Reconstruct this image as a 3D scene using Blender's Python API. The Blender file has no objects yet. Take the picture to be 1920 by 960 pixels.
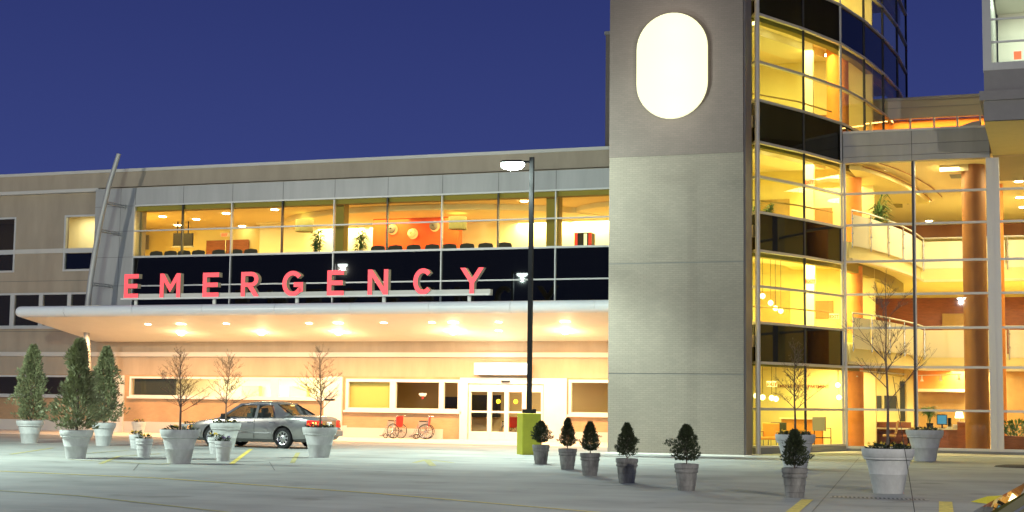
import bpy, math, random
from mathutils import Vector, Matrix
R = math.radians
sc = bpy.context.scene
col = sc.collection

# ------------------------------------------------------------------ camera, sky, exposure
F, PITCH, ROLL, YAW, EYE = 2832.0, .0956, .0125, .3453, 1.65
cp, sp, cy_, sy_ = math.cos(PITCH), math.sin(PITCH), math.cos(YAW), math.sin(YAW)
FWD = Vector((-sy_*cp, cy_*cp, sp)); RT0 = Vector((cy_, sy_, 0)); UP0 = RT0.cross(FWD)
RT = RT0*math.cos(ROLL) + UP0*math.sin(ROLL); UP = UP0*math.cos(ROLL) - RT0*math.sin(ROLL)
cam = bpy.data.cameras.new('camera'); camo = bpy.data.objects.new('camera', cam); col.objects.link(camo)
m = Matrix((RT, UP, -FWD)).transposed().to_4x4(); m.translation = Vector((0, 0, EYE)); camo.matrix_world = m
cam.sensor_width = 36; cam.lens = 36*F/1920; cam.clip_end = 2000; cam.clip_start = .1
sc.camera = camo
w = bpy.data.worlds.new('World'); sc.world = w; w.use_nodes = True
nt = w.node_tree; bg = nt.nodes['Background']
tc = nt.nodes.new('ShaderNodeTexCoord'); sx = nt.nodes.new('ShaderNodeSeparateXYZ'); rp = nt.nodes.new('ShaderNodeValToRGB')
nt.links.new(tc.outputs['Generated'], sx.inputs[0]); nt.links.new(sx.outputs['Z'], rp.inputs[0]); nt.links.new(rp.outputs[0], bg.inputs[0])
e = rp.color_ramp.elements
e[0].position = 0.0; e[0].color = (.052, .074, .265, 1)
e[1].position = .32; e[1].color = (.021, .031, .142, 1)
bg.inputs[1].default_value = 1.0
sc.view_settings.view_transform = 'Standard'; sc.view_settings.look = 'None'; sc.view_settings.exposure = 0; sc.view_settings.gamma = 1
cs = sc.cycles
cs.max_bounces = 7; cs.diffuse_bounces = 4; cs.glossy_bounces = 3; cs.transmission_bounces = 4; cs.transparent_max_bounces = 14
cs.caustics_reflective = False; cs.caustics_refractive = False; cs.sample_clamp_indirect = 6
cs.use_denoising = True
try: cs.denoiser = 'OPENIMAGEDENOISE'
except Exception: pass

LOT = (.80, 1.0, .90)          # metal halide lamps of the car park
def lamp(name, loc, power, color, radius=.2, parent=None, kind='POINT', size=1.0, sizey=None, spot=None):
    L = bpy.data.lights.new(name, kind); L.energy = power; L.color = color
    if kind == 'AREA':
        L.shape = 'RECTANGLE' if sizey else 'DISK'; L.size = size
        if sizey: L.size_y = sizey
    else: L.shadow_soft_size = radius
    if spot: L.spot_size = R(spot); L.spot_blend = .6
    o = bpy.data.objects.new(name, L); col.objects.link(o)
    base = Vector((0, 0, 0))
    if parent: o.parent = parent; base = wloc(parent)
    o.location = Vector(loc) - base
    return o
def wloc(o):
    v = Vector((0, 0, 0))
    while o: v += o.location; o = o.parent
    return v

# ------------------------------------------------------------------ survey helpers (a photo point taken onto a plane of the place)
def ray(px, py): return FWD + RT*((px-960)/F) - UP*((py-480)/F)
def at(px, py, Y):
    d = ray(px, py); t = Y/d.y; return (d.x*t, Y, EYE+d.z*t)
def gnd(px, py, z=0.):
    d = ray(px, py); t = (z-EYE)/d.z; return (d.x*t, d.y*t, z)

# ------------------------------------------------------------------ mesh helpers
class MB:
    def __init__(s): s.v = []; s.f = []; s.smooth = False
    def add(s, vs, fs):
        n = len(s.v); s.v += [tuple(v) for v in vs]; s.f += [tuple(i+n for i in f) for f in fs]; return s
    def quad(s, a, b, c, d): return s.add([a, b, c, d], [(0, 1, 2, 3)])
    def box(s, x0, x1, y0, y1, z0, z1):
        if x0 > x1: x0, x1 = x1, x0
        if y0 > y1: y0, y1 = y1, y0
        if z0 > z1: z0, z1 = z1, z0
        return s.add([(x0,y0,z0),(x1,y0,z0),(x1,y1,z0),(x0,y1,z0),(x0,y0,z1),(x1,y0,z1),(x1,y1,z1),(x0,y1,z1)],
                     [(0,3,2,1),(4,5,6,7),(0,1,5,4),(1,2,6,5),(2,3,7,6),(3,0,4,7)])
    def beam(s, p, q, w_, h_, up=(0, 0, 1)):
        p = Vector(p); q = Vector(q); d = (q-p).normalized(); u = Vector(up)
        if abs(d.dot(u)) > .98: u = Vector((0, 1, 0))
        r = d.cross(u).normalized()*w_/2; u = r.cross(d).normalized()*h_/2
        vs = [p-r-u, p+r-u, p+r+u, p-r+u, q-r-u, q+r-u, q+r+u, q-r+u]
        return s.add(vs, [(0,3,2,1),(4,5,6,7),(0,1,5,4),(1,2,6,5),(2,3,7,6),(3,0,4,7)])
    def tube(s, pts, rad, n=8, cap=True):
        pts = [Vector(p) for p in pts]; rs = rad if isinstance(rad, (list, tuple)) else [rad]*len(pts)
        rings = []; ref = None
        for i, p in enumerate(pts):
            d = (pts[min(i+1, len(pts)-1)]-pts[max(i-1, 0)]).normalized()
            if ref is None: ref = Vector((1, 0, 0)) if abs(d.x) < .8 else Vector((0, 1, 0))
            a = (ref-d*ref.dot(d)).normalized(); b = d.cross(a); ref = a
            rings.append([p+(a*math.cos(2*math.pi*k/n)+b*math.sin(2*math.pi*k/n))*rs[i] for k in range(n)])
        vs = [v for r_ in rings for v in r_]
        fs = [(i*n+k, i*n+(k+1) % n, (i+1)*n+(k+1) % n, (i+1)*n+k) for i in range(len(pts)-1) for k in range(n)]
        if cap: fs += [tuple(range(n))[::-1], tuple((len(pts)-1)*n+k for k in range(n))]
        return s.add(vs, fs)
    def lathe(s, prof, n=28, c=(0, 0, 0)):
        vs = [(c[0]+r*math.cos(2*math.pi*k/n), c[1]+r*math.sin(2*math.pi*k/n), c[2]+z) for r, z in prof for k in range(n)]
        fs = [(i*n+k, i*n+(k+1) % n, (i+1)*n+(k+1) % n, (i+1)*n+k) for i in range(len(prof)-1) for k in range(n)]
        return s.add(vs, fs)
    def disc(s, c, r, n=20, nrm='z'):
        vs = []
        for k in range(n):
            a = 2*math.pi*k/n; u, v = r*math.cos(a), r*math.sin(a)
            vs.append((c[0]+u, c[1]+v, c[2]) if nrm == 'z' else (c[0]+u, c[1], c[2]+v))
        return s.add(vs, [tuple(range(n))])
    def cyl(s, c, r, z0, z1, n=28): return s.lathe([(0, z0), (r, z0), (r, z1), (0, z1)], n, (c[0], c[1], 0))
    def prism(s, poly, y0, y1):            # poly in x,z
        n = len(poly)
        return s.add([(x, y0, z) for x, z in poly]+[(x, y1, z) for x, z in poly],
                     [tuple(range(n)), tuple(range(2*n-1, n-1, -1))]+[(i, i+n, (i+1) % n+n, (i+1) % n) for i in range(n)])
    def slab(s, poly, z0, z1):             # poly in x,y
        n = len(poly)
        return s.add([(x, y, z0) for x, y in poly]+[(x, y, z1) for x, y in poly],
                     [tuple(range(n))[::-1], tuple(range(n, 2*n))]+[(i, (i+1) % n, (i+1) % n+n, i+n) for i in range(n)])
    def build(s, name, mat, parent=None, smooth=False, org=None, bevel=0):
        base = wloc(parent) if parent else Vector(org or (0, 0, 0))
        me = bpy.data.meshes.new(name); me.from_pydata([tuple(Vector(v)-base) for v in s.v], [], s.f); me.validate()
        if smooth:
            me.polygons.foreach_set('use_smooth', [True]*len(me.polygons))
            try: me.set_sharp_from_angle(angle=R(40))
            except Exception: pass
        me.update()
        o = bpy.data.objects.new(name, me); col.objects.link(o); me.materials.append(mat)
        if parent: o.parent = parent
        else: o.location = base
        if bevel:
            b = o.modifiers.new('b', 'BEVEL'); b.width = bevel; b.segments = 2; b.limit_method = 'ANGLE'
        return o
def tag(o, label=None, cat=None, group=None, kind=None):
    if label: o['label'] = label
    if cat: o['category'] = cat
    if group: o['group'] = group
    if kind: o['kind'] = kind
    return o
def thing(name, label, cat, loc=(0, 0, 0), group=None, rz=0):
    o = bpy.data.objects.new(name, None); col.objects.link(o); o.location = loc; o.rotation_euler.z = rz
    return tag(o, label, cat, group)
def kids(o): return [c for c in bpy.data.objects if c.parent == o]
def copy_tree(o, parent=None):
    c = o.copy(); col.objects.link(c); c.parent = parent
    for ch in kids(o): copy_tree(ch, c)
    return c

# ------------------------------------------------------------------ materials
def mat(name, c, rough=.6, metal=0., var=.0, scale=3., bump=0., bscale=20., emit=None, spec=.5, stretch=None):
    mt = bpy.data.materials.new(name); mt.use_nodes = True; n = mt.node_tree; b = n.nodes['Principled BSDF']
    b.inputs['Base Color'].default_value = (*c, 1); b.inputs['Roughness'].default_value = rough; b.inputs['Metallic'].default_value = metal
    b.inputs['Specular IOR Level'].default_value = spec
    if emit: b.inputs['Emission Color'].default_value = (*emit[0], 1); b.inputs['Emission Strength'].default_value = emit[1]
    if var or bump:
        g = n.nodes.new('ShaderNodeNewGeometry'); mp = n.nodes.new('ShaderNodeMapping'); n.links.new(g.outputs['Position'], mp.inputs[0])
        if stretch: mp.inputs['Scale'].default_value = stretch
    if var:
        tx = n.nodes.new('ShaderNodeTexNoise'); tx.inputs['Scale'].default_value = scale; tx.inputs['Detail'].default_value = 6; tx.inputs['Roughness'].default_value = .65
        n.links.new(mp.outputs[0], tx.inputs[0])
        r = n.nodes.new('ShaderNodeValToRGB'); r.color_ramp.elements[0].position = .3; r.color_ramp.elements[1].position = .7
        r.color_ramp.elements[0].color = (*[x*(1-var) for x in c], 1); r.color_ramp.elements[1].color = (*[min(1, x*(1+var)) for x in c], 1)
        n.links.new(tx.outputs[0], r.inputs[0]); n.links.new(r.outputs[0], b.inputs['Base Color'])
    if bump:
        t2 = n.nodes.new('ShaderNodeTexNoise'); t2.inputs['Scale'].default_value = bscale; t2.inputs['Detail'].default_value = 5
        n.links.new(mp.outputs[0], t2.inputs[0])
        bp = n.nodes.new('ShaderNodeBump'); bp.inputs['Strength'].default_value = bump; bp.inputs['Distance'].default_value = .02
        n.links.new(t2.outputs[0], bp.inputs['Height']); n.links.new(bp.outputs[0], b.inputs['Normal'])
    return mt
def brick(name, c1, c2, mortar, bw=.20, bh=.067, bump=.5, var=.2):
    mt = bpy.data.materials.new(name); mt.use_nodes = True; n = mt.node_tree; b = n.nodes['Principled BSDF']; b.inputs['Roughness'].default_value = .85
    g = n.nodes.new('ShaderNodeNewGeometry'); s_ = n.nodes.new('ShaderNodeSeparateXYZ'); cm = n.nodes.new('ShaderNodeCombineXYZ'); ad = n.nodes.new('ShaderNodeMath'); ad.operation = 'ADD'
    n.links.new(g.outputs['Position'], s_.inputs[0]); n.links.new(s_.outputs['X'], ad.inputs[0]); n.links.new(s_.outputs['Y'], ad.inputs[1])
    n.links.new(ad.outputs[0], cm.inputs['X']); n.links.new(s_.outputs['Z'], cm.inputs['Y'])
    t = n.nodes.new('ShaderNodeTexBrick'); n.links.new(cm.outputs[0], t.inputs['Vector'])
    t.inputs['Scale'].default_value = 1; t.inputs['Brick Width'].default_value = bw; t.inputs['Row Height'].default_value = bh; t.inputs['Mortar Size'].default_value = .006
    t.inputs['Color1'].default_value = (*c1, 1); t.inputs['Color2'].default_value = (*c2, 1); t.inputs['Mortar'].default_value = (*mortar, 1)
    nz = n.nodes.new('ShaderNodeTexNoise'); nz.inputs['Scale'].default_value = .7; nz.inputs['Detail'].default_value = 7
    n.links.new(g.outputs['Position'], nz.inputs[0])
    mr = n.nodes.new('ShaderNodeMapRange'); mr.inputs[1].default_value = .3; mr.inputs[2].default_value = .7; mr.inputs[3].default_value = 1-var; mr.inputs[4].default_value = 1+var
    n.links.new(nz.outputs[0], mr.inputs[0])
    vm = n.nodes.new('ShaderNodeVectorMath'); vm.operation = 'SCALE'; n.links.new(t.outputs['Color'], vm.inputs[0]); n.links.new(mr.outputs[0], vm.inputs['Scale'])
    n.links.new(vm.outputs[0], b.inputs['Base Color'])
    bp = n.nodes.new('ShaderNodeBump'); bp.inputs['Strength'].default_value = bump; bp.inputs['Distance'].default_value = .006; bp.invert = True
    n.links.new(t.outputs['Fac'], bp.inputs['Height']); n.links.new(bp.outputs[0], b.inputs['Normal'])
    return mt
def glass(name, tint=(.93, .96, .88), ior=1.5, body=0., bc=(.3, .3, .2)):
    mt = bpy.data.materials.new(name); mt.use_nodes = True; n = mt.node_tree; n.nodes.clear()
    o = n.nodes.new('ShaderNodeOutputMaterial'); mx = n.nodes.new('ShaderNodeMixShader'); t = n.nodes.new('ShaderNodeBsdfTransparent'); g = n.nodes.new('ShaderNodeBsdfGlossy')
    fr = n.nodes.new('ShaderNodeFresnel'); fr.inputs[0].default_value = ior; t.inputs[0].default_value = (*tint, 1); g.inputs['Roughness'].default_value = .01
    gm = n.nodes.new('ShaderNodeNewGeometry'); mi = n.nodes.new('ShaderNodeMapRange'); mi.inputs[3].default_value = ior; mi.inputs[4].default_value = 1/ior
    n.links.new(gm.outputs['Backfacing'], mi.inputs[0]); n.links.new(mi.outputs[0], fr.inputs[0]); n.links.new(fr.outputs[0], mx.inputs[0]); n.links.new(g.outputs[0], mx.inputs[2])
    if body:
        d = n.nodes.new('ShaderNodeBsdfDiffuse'); d.inputs[0].default_value = (*bc, 1); m2 = n.nodes.new('ShaderNodeMixShader'); m2.inputs[0].default_value = body
        n.links.new(t.outputs[0], m2.inputs[1]); n.links.new(d.outputs[0], m2.inputs[2]); n.links.new(m2.outputs[0], mx.inputs[1])
    else: n.links.new(t.outputs[0], mx.inputs[1])
    n.links.new(mx.outputs[0], o.inputs[0]); return mt
def emis(name, c, s): return mat(name, (.04, .04, .04), emit=(c, s))
M = dict(
    lot=None,
    walk=mat('walk', (.64, .61, .54), .8, var=.10, scale=2, bump=.2, bscale=30),
    yline=mat('yline', (.62, .50, .10), .7, var=.35, scale=9), yfaint=mat('yfaint', (.36, .33, .13), .8, var=.35, scale=12), white_paint=mat('wpaint', (.6, .6, .56), .8, var=.3, scale=8),
    beige=mat('beige', (.37, .305, .225), .85, var=.11, scale=1.3, stretch=(1, 1, .22), bump=.15, bscale=60),
    beige_br=brick('beigebrick', (.46, .29, .155), (.42, .265, .14), (.38, .26, .16)),
    white=mat('white', (.72, .70, .65), .5, var=.05, scale=2),
    cap=mat('cap', (.56, .53, .47), .5),
    panel=mat('panel', (.40, .395, .37), .45, metal=.15, var=.14, scale=1.1, stretch=(1, 1, .15)),
    joint=mat('joint', (.13, .13, .12), .7),
    frame=mat('frame', (.60, .59, .54), .4, metal=.2),
    dframe=mat('dframe', (.03, .03, .028), .4),
    spandrel=mat('spandrel', (.005, .005, .005), .015, spec=.28),
    glass=glass('glass'), glass_y=glass('glassy', (.98, .97, .72)), glass_g=glass('glassg', (.86, .95, .62)), glass_d=glass('glassd', (.5, .47, .42), body=.25, bc=(.10, .08, .05)),
    lum=mat('canopywhite', (.74, .75, .75), .28, var=.03, scale=1),
    soffit=mat('soffit', (.86, .80, .68), .6, var=.03, scale=1),
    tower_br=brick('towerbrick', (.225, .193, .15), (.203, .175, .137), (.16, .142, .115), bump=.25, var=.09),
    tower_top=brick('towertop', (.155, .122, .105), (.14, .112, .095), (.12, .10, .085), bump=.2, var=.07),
    red=mat('letterface', (.85, .07, .08), .5, emit=((1, .075, .10), .80)),
    lside=mat('letterside', (.42, .38, .28), .5),
    yellow_i=mat('iyellow', (.88, .76, .34), .8, var=.04, scale=1), cream=mat('icream', (.85, .78, .55), .8), olive=mat('iolive', (.34, .27, .06), .8),
    feature=mat('feature', (.75, .10, .015), .7, var=.1, scale=2), orange=mat('iorange', (.78, .28, .05), .7, var=.12, scale=2), orange2=mat('icolumn', (.40, .17, .045), .55, var=.15, scale=1.2, stretch=(1, 1, .3)),
    ceil=mat('iceil', (.88, .75, .47), .85), ifloor=mat('ifloor', (.35, .25, .13), .4),
    wood=mat('wood', (.33, .10, .03), .4, var=.25, scale=2.5, stretch=(1, 1, 5)), tanwood=mat('tanwood', (.48, .30, .10), .5, var=.12, scale=2),
    brownroom=mat('brownroom', (.42, .30, .16), .8), dark=mat('dark', (.009, .009, .010), .5, spec=.25), chair=mat('chair', (.03, .028, .02), .6),
    grey=mat('grey', (.25, .25, .24), .6), steel=mat('steel', (.55, .55, .55), .25, metal=.9),
    chrome=mat('chrome', (.7, .7, .7), .1, metal=1), rubber=mat('rubber', (.015, .015, .015), .8),
    paint=mat('carpaint', (.29, .285, .27), .22, metal=.6, var=.02, scale=1), gold=mat('carpaint2', (.62, .56, .22), .2, metal=.6),
    cglass=glass('carglass', (.50, .55, .50), body=.12, bc=(.08, .09, .08)), tail=mat('tail', (.5, .01, .01), .2, emit=((1, .03, .01), 1.1)), tail_on=emis('tailon', (1, .25, .06), 7.0), amber=emis('amber', (1, .45, .12), 1.6),
    pot=mat('pot', (.49, .505, .485), .8, var=.20, scale=3.5, stretch=(1, 1, .5), bump=.25, bscale=25), pot2=mat('pot2', (.20, .198, .182), .9, var=.55, scale=5, bump=.4, bscale=30, stretch=(1, 1, .35)),
    soil=mat('soil', (.035, .025, .018), .95, var=.3, scale=20),
    leaf=mat('leaf', (.20, .22, .105), .6, var=.45, scale=6), leaf2=mat('leaf2', (.035, .048, .018), .65, var=.5, scale=10), ileaf=mat('ileaf', (.09, .20, .04), .5, var=.3, scale=5),
    bark=mat('bark', (.11, .085, .065), .9, var=.3, scale=15), bark2=mat('bark2', (.15, .10, .07), .9, var=.3, scale=15),
    flower=mat('flower', (.65, .45, .03), .6), flower2=mat('flower2', (.16, .08, .25), .6),
    post=mat('post', (.008, .008, .009), .5, spec=.25), ybase=mat('ybase', (.40, .42, .02), .55, var=.08, scale=4),
    lens=emis('lens', (.85, 1, .92), 60), signlit=emis('signlit', (1, .97, .58), 1.35), signlit2=emis('signlit2', (1, .95, .85), 3.0),
    dl=emis('downlight', (1, .80, .42), 14), dlw=emis('downlightw', (1, .88, .62), 22), globe=emis('globe', (1, .85, .42), 7),
    exit=mat('exit', (.6, .1, .05), .5, emit=((1, .12, .04), 1.2)), screen=emis('screen', (.05, .35, .55), .8), redv=mat('redvinyl', (.50, .03, .03), .5),
    discg=mat('discg', (.17, .18, .10), .8), frost=mat('frost', (.86, .80, .58), .4), blind=mat('blind', (.52, .45, .14), .8), blindw=mat('blindw', (.85, .82, .72), .8),
    plaque=mat('plaque', (.03, .035, .025), .5), yellow=mat('stick', (.85, .75, .03), .5, emit=((1, .85, .02), .25)), mulch=mat('mulch', (.06, .045, .035), .95, var=.4, scale=25),
    grate=mat('grate', (.05, .05, .06), .6), bar=mat('ybar', (.55, .50, .04), .5, var=.1, scale=6), mauve=mat('mauve', (.20, .185, .175), .6, var=.05),
    sofft2=mat('soff2', (.55, .47, .24), .7, var=.05),
)
# car-park surface: pale worn concrete with stains and tyre streaks
mt = mat('lot', (.25, .265, .25), .75, bump=.25, bscale=14); n = mt.node_tree; b = n.nodes['Principled BSDF']
g = n.nodes.new('ShaderNodeNewGeometry'); mp = n.nodes.new('ShaderNodeMapping'); mp.inputs['Rotation'].default_value = (0, 0, .12); mp.inputs['Scale'].default_value = (.12, .9, 1)
n.links.new(g.outputs['Position'], mp.inputs[0])
t1 = n.nodes.new('ShaderNodeTexNoise'); t1.inputs['Scale'].default_value = 1.0; t1.inputs['Detail'].default_value = 8; t1.inputs['Roughness'].default_value = .7; n.links.new(mp.outputs[0], t1.inputs[0])
t2 = n.nodes.new('ShaderNodeTexNoise'); t2.inputs['Scale'].default_value = .5; t2.inputs['Detail'].default_value = 9; n.links.new(g.outputs['Position'], t2.inputs[0])
r1 = n.nodes.new('ShaderNodeValToRGB'); r1.color_ramp.elements[0].position = .3; r1.color_ramp.elements[1].position = .75
r1.color_ramp.elements[0].color = (.255, .263, .243, 1); r1.color_ramp.elements[1].color = (.37, .38, .35, 1)
r2 = n.nodes.new('ShaderNodeValToRGB'); r2.color_ramp.elements[0].position = .35; r2.color_ramp.elements[1].position = .65
r2.color_ramp.elements[0].color = (.80, .80, .80, 1); r2.color_ramp.elements[1].color = (1.08, 1.08, 1.08, 1)
mm = n.nodes.new('ShaderNodeMixRGB'); mm.blend_type = 'MULTIPLY'; mm.inputs[0].default_value = 1
n.links.new(t1.outputs[0], r1.inputs[0]); n.links.new(t2.outputs[0], r2.inputs[0]); n.links.new(r1.outputs[0], mm.inputs[1]); n.links.new(r2.outputs[0], mm.inputs[2]); t3 = n.nodes.new('ShaderNodeTexNoise'); t3.inputs['Scale'].default_value = .9; t3.inputs['Detail'].default_value = 3; n.links.new(g.outputs['Position'], t3.inputs[0])
r3 = n.nodes.new('ShaderNodeValToRGB'); r3.color_ramp.elements[0].position = .60; r3.color_ramp.elements[1].position = .70; r3.color_ramp.elements[0].color = (1, 1, 1, 1); r3.color_ramp.elements[1].color = (.74, .73, .71, 1)
n.links.new(t3.outputs[0], r3.inputs[0]); m3 = n.nodes.new('ShaderNodeMixRGB'); m3.blend_type = 'MULTIPLY'; m3.inputs[0].default_value = 1
n.links.new(mm.outputs[0], m3.inputs[1]); n.links.new(r3.outputs[0], m3.inputs[2]); n.links.new(m3.outputs[0], b.inputs['Base Color'])
M['lot'] = mt

# ------------------------------------------------------------------ ground
tag(MB().quad((-400, -300, 0), (400, -300, 0), (400, 600, 0), (-400, 600, 0)).build('ground', M['lot']), kind='structure')
tag(MB().box(-70, -14.02, 53.2, 59.47, -.1, .012).build('pavement', M['walk']), kind='structure')
tag(MB().box(-9.2, 12, 52.6, 55.35, -.1, .010).box(-13.9, -9.2, 47.2, 48.48, -.1, .010).build('pavement', M['walk']), kind='structure')
def stripe(pts, wd, z=.006, m_=None, wob=0):
    mb = MB(); pts = [Vector(p) for p in pts]
    for p, q in zip(pts, pts[1:]):
        d = (q-p); d.z = 0; nn = Vector((-d.y, d.x, 0)).normalized()*wd/2
        mb.quad(*[Vector((v.x, v.y, z)) for v in (p-nn, q-nn, q+nn, p+nn)])
    return mb
def mark(pts, wd, mk, z=.006): tag(stripe([gnd(*p) for p in pts], wd, z).build('painted_marking', M[mk]), kind='structure')
mark([(-60, 881), (300, 897), (700, 925), (1180, 966)], .11, 'yline')
mark([(-40, 918), (150, 930), (420, 960), (520, 972)], .09, 'yfaint')
mark([(434, 870), (471, 842)], .13, 'yline'); mark([(548, 868), (559, 849)], .13, 'yfaint'); mark([(188, 870), (222, 856), (300, 851)], .12, 'yfaint', .007)
mark([(20, 852), (100, 840)], .12, 'yfaint'); mark([(130, 862), (300, 871), (340, 868)], .10, 'yfaint', .008); mark([(150, 851), (240, 845)], .1, 'yfaint', .009)
mark([(1484, 962), (1514, 937)], .20, 'yline'); mark([(1773, 941), (1775, 972)], .22, 'yline')
mark([(776, 868), (800, 862), (850, 868)], .16, 'yfaint'); mark([(800, 863), (812, 874)], .18, 'yfaint', .008)
for a_, b_ in (((944, 858), (985, 857)), ((960, 861), (1012, 863)), ((975, 866), (1040, 869)), ((1000, 872), (1070, 877))): mark([a_, b_], .16, 'white_paint')
for pts in ([(1523, 960), (1611, 858)], [(505, 866), (515, 882)], [(250, 882), (262, 868)], [(1000, 905), (1500, 925)], [(300, 884), (700, 882)], [(1530, 948), (1920, 955)]):
    tag(stripe([gnd(*p) for p in pts], .022, .004).build('pavement_joint', M['joint']), kind='structure')
# drain grate, mulch bed
p0 = gnd(1560, 932); p1 = gnd(1750, 932); gr = thing('drain_grate', 'long narrow slotted drain grate set in the ground before the tall pot', 'drain grate', ((p0[0]+p1[0])/2, p0[1], 0))
mb = MB(); mb.box(p0[0], p1[0], p0[1]-.22, p0[1]+.22, .001, .005); mb.build('grate_frame', M['grey'], gr); mb = MB()
k = 0; x = p0[0]+.03
while x < p1[0]-.05:
    mb.add([(x, p0[1]-.2, .009), (x+.035, p0[1]-.2, .009), (x-.02, p0[1]+.2, .009), (x-.055, p0[1]+.2, .009)], [(0, 1, 2, 3)]); x += .075
mb.build('grate_slots', M['grate'], gr)
p = gnd(1915, 876); mb = MB().lathe([(0, .06), (.5, .055), (.68, .03), (.72, 0)], 30, (p[0], p[1], 0)); tag(mb.build('manhole_cover', M['mulch'], org=(p[0], p[1], 0)), 'dark rough round patch set in the concrete at the right edge', 'ground cover', None)
p = gnd(1822, 943); q = gnd(1960, 938)
t = thing('parking_barrier', 'low yellow parking bar lying on the ground beside the gold car', 'barrier', (p[0], p[1], 0))
mb = MB(); mb.add([(p[0]-.02, p[1], .02), (p[0]+.25, p[1]-.09, .0), (p[0]+.25, p[1]+.09, .0), (p[0]+.25, p[1]-.06, .12), (p[0]+.25, p[1]+.06, .12)], [(0, 3, 4), (0, 1, 3), (0, 4, 2), (0, 2, 1)])
mb.add([(p[0]+.25, p[1]-.09, 0), (p[0]+.25, p[1]+.09, 0), (p[0]+.25, p[1]+.06, .12), (p[0]+.25, p[1]-.06, .12), (q[0], q[1]-.09, 0), (q[0], q[1]+.09, 0), (q[0], q[1]+.06, .13), (q[0], q[1]-.06, .13)], [(0,3,2,1),(4,5,6,7),(0,1,5,4),(1,2,6,5),(2,3,7,6),(3,0,4,7)])
mb.build('bar', M['bar'], t)

# ------------------------------------------------------------------ left wing
WY = 59.5; CY = 59.0
wing = thing('hospital_wing', 'long beige hospital wing with a lit upper window band over the entrance', 'building', (-30, WY, 0))
HOLES = [(-43.85, -41.9, 7.45, 10.1), (-49.5, -46.6, 7.45, 10.1), (-60, -42.4, 4.82, 6.45), (-60, -41.05, 1.6, 2.58), (-39.95, -29.5, 1.62, 2.55), (-28.98, -23.62, 1.15, 2.52), (-23.25, -19.95, .0, 2.36), (-18.85, -14, 1.1, 2.55), (-39.6, -14, 5.6, 10.35)]
def wall_holes(x0, x1, z0, z1, y0, y1, holes, skip=None):
    mb = MB(); xs = sorted({x0, x1, *[min(max(h[i], x0), x1) for h in holes for i in (0, 1)]}); zs = sorted({z0, z1, *[min(max(h[i], z0), z1) for h in holes for i in (2, 3)]})
    for a, b_ in zip(xs, xs[1:]):
        for c_, d in zip(zs, zs[1:]):
            cx, cz = (a+b_)/2, (c_+d)/2
            if any(h[0] < cx < h[1] and h[2] < cz < h[3] for h in holes): continue
            mb.quad((a, y0, c_), (b_, y0, c_), (b_, y0, d), (a, y0, d)); mb.quad((a, y1, c_), (a, y1, d), (b_, y1, d), (b_, y1, c_))
    for h in holes:
        a, b_ = max(h[0], x0), min(h[1], x1); c_, d = max(h[2], z0), min(h[3], z1)
        if a >= b_ or c_ >= d: continue
        mb.quad((a, y0, c_), (a, y1, c_), (a, y1, d), (a, y0, d)); mb.quad((b_, y0, c_), (b_, y0, d), (b_, y1, d), (b_, y1, c_))
        mb.quad((a, y0, c_), (b_, y0, c_), (b_, y1, c_), (a, y1, c_)); mb.quad((a, y0, d), (a, y1, d), (b_, y1, d), (b_, y0, d))
    return mb
wall_holes(-60, -14, 2.62, 11.3, WY, WY+.35, HOLES).build('wall', M['beige'], wing)
wall_holes(-60, -14, .0, 2.62, WY+.012, WY+.35, HOLES).build('lower_wall', M['beige_br'], wing)
MB().box(-60, -14, WY-.25, WY+.35, 11.3, 12.0).build('parapet', M['beige'], wing)
MB().box(-60, -14, WY-.33, WY+.4, 12.0, 12.14).build('roof_cap', M['cap'], wing)
MB().box(-60, -14, WY+.4, 80, 11.9, 12.05).build('roof', M['grey'], wing)
MB().box(-60, -41.84, WY-.30, WY-.003, 11.14, 11.297).build('cornice', M['cap'], wing)
MB().box(-60, -14, WY-.10, WY-.003, 3.46, 3.66).build('ledge', M['cap'], wing)
MB().box(-60, -28.9, WY-.03, WY+.01, 0, .5).box(-28.9, -24.4, WY-.03, WY+.01, 0, .42).box(-18.8, -14, WY-.03, WY+.01, 0, .42).build('plinth', M['cap'], wing)
for x in (-46.5, -44.0): pass
for z in (7.0, 4.62): MB().box(-60, -41.84, WY-.012, WY-.003, z, z+.02).build('wall_joint', M['joint'], wing)
# white piers
def pier(x0, x1, z1=3.45, r=False):
    mb = MB()
    if r: mb.cyl(((x0+x1)/2, WY-.3), (x1-x0)/2, .012, z1)
    else: mb.box(x0, x1, WY-.12, WY-.002, .012, z1)
    mb.build('pier', M['white'], wing, smooth=r)
pier(-41.05, -40.2, 2.6); pier(-29.98, -29.12, 2.6); pier(-19.9, -18.9, 2.6); pier(-23.62, -23.27, 2.6)
MB().box(-23.27, -19.9, WY-.12, WY-.002, 2.362, 2.6).build('door_header', M['white'], wing)
# upper windows of the left block
def window(x0, x1, z0, z1, mull=(), trans=(), y=WY, fw=.09, gm='glass', fm='frame', parent=wing, dep=.12, sill=True):
    f = MB(); a = y-.03; b_ = y+dep
    f.box(x0, x1, a, b_, z0, z0+fw).box(x0, x1, a, b_, z1-fw, z1).box(x0, x0+fw, a, b_, z0+fw, z1-fw).box(x1-fw, x1, a, b_, z0+fw, z1-fw)
    for mx_, mw in mull: f.box(mx_-mw/2, mx_+mw/2, a+.004, b_-.004, z0+fw, z1-fw)
    for tz, tw in trans: f.box(x0+fw, x1-fw, a+.008, b_-.008, tz-tw/2, tz+tw/2)
    if sill: f.box(x0-.06, x1+.06, y-.12, y-.032, z0-.07, z0+.02)
    o = f.build('window', M[fm], parent)
    MB().quad((x0+fw, y+.05, z0+fw), (x1-fw, y+.05, z0+fw), (x1-fw, y+.05, z1-fw), (x0+fw, y+.05, z1-fw)).build('pane', M[gm], o)
    return o
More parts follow.
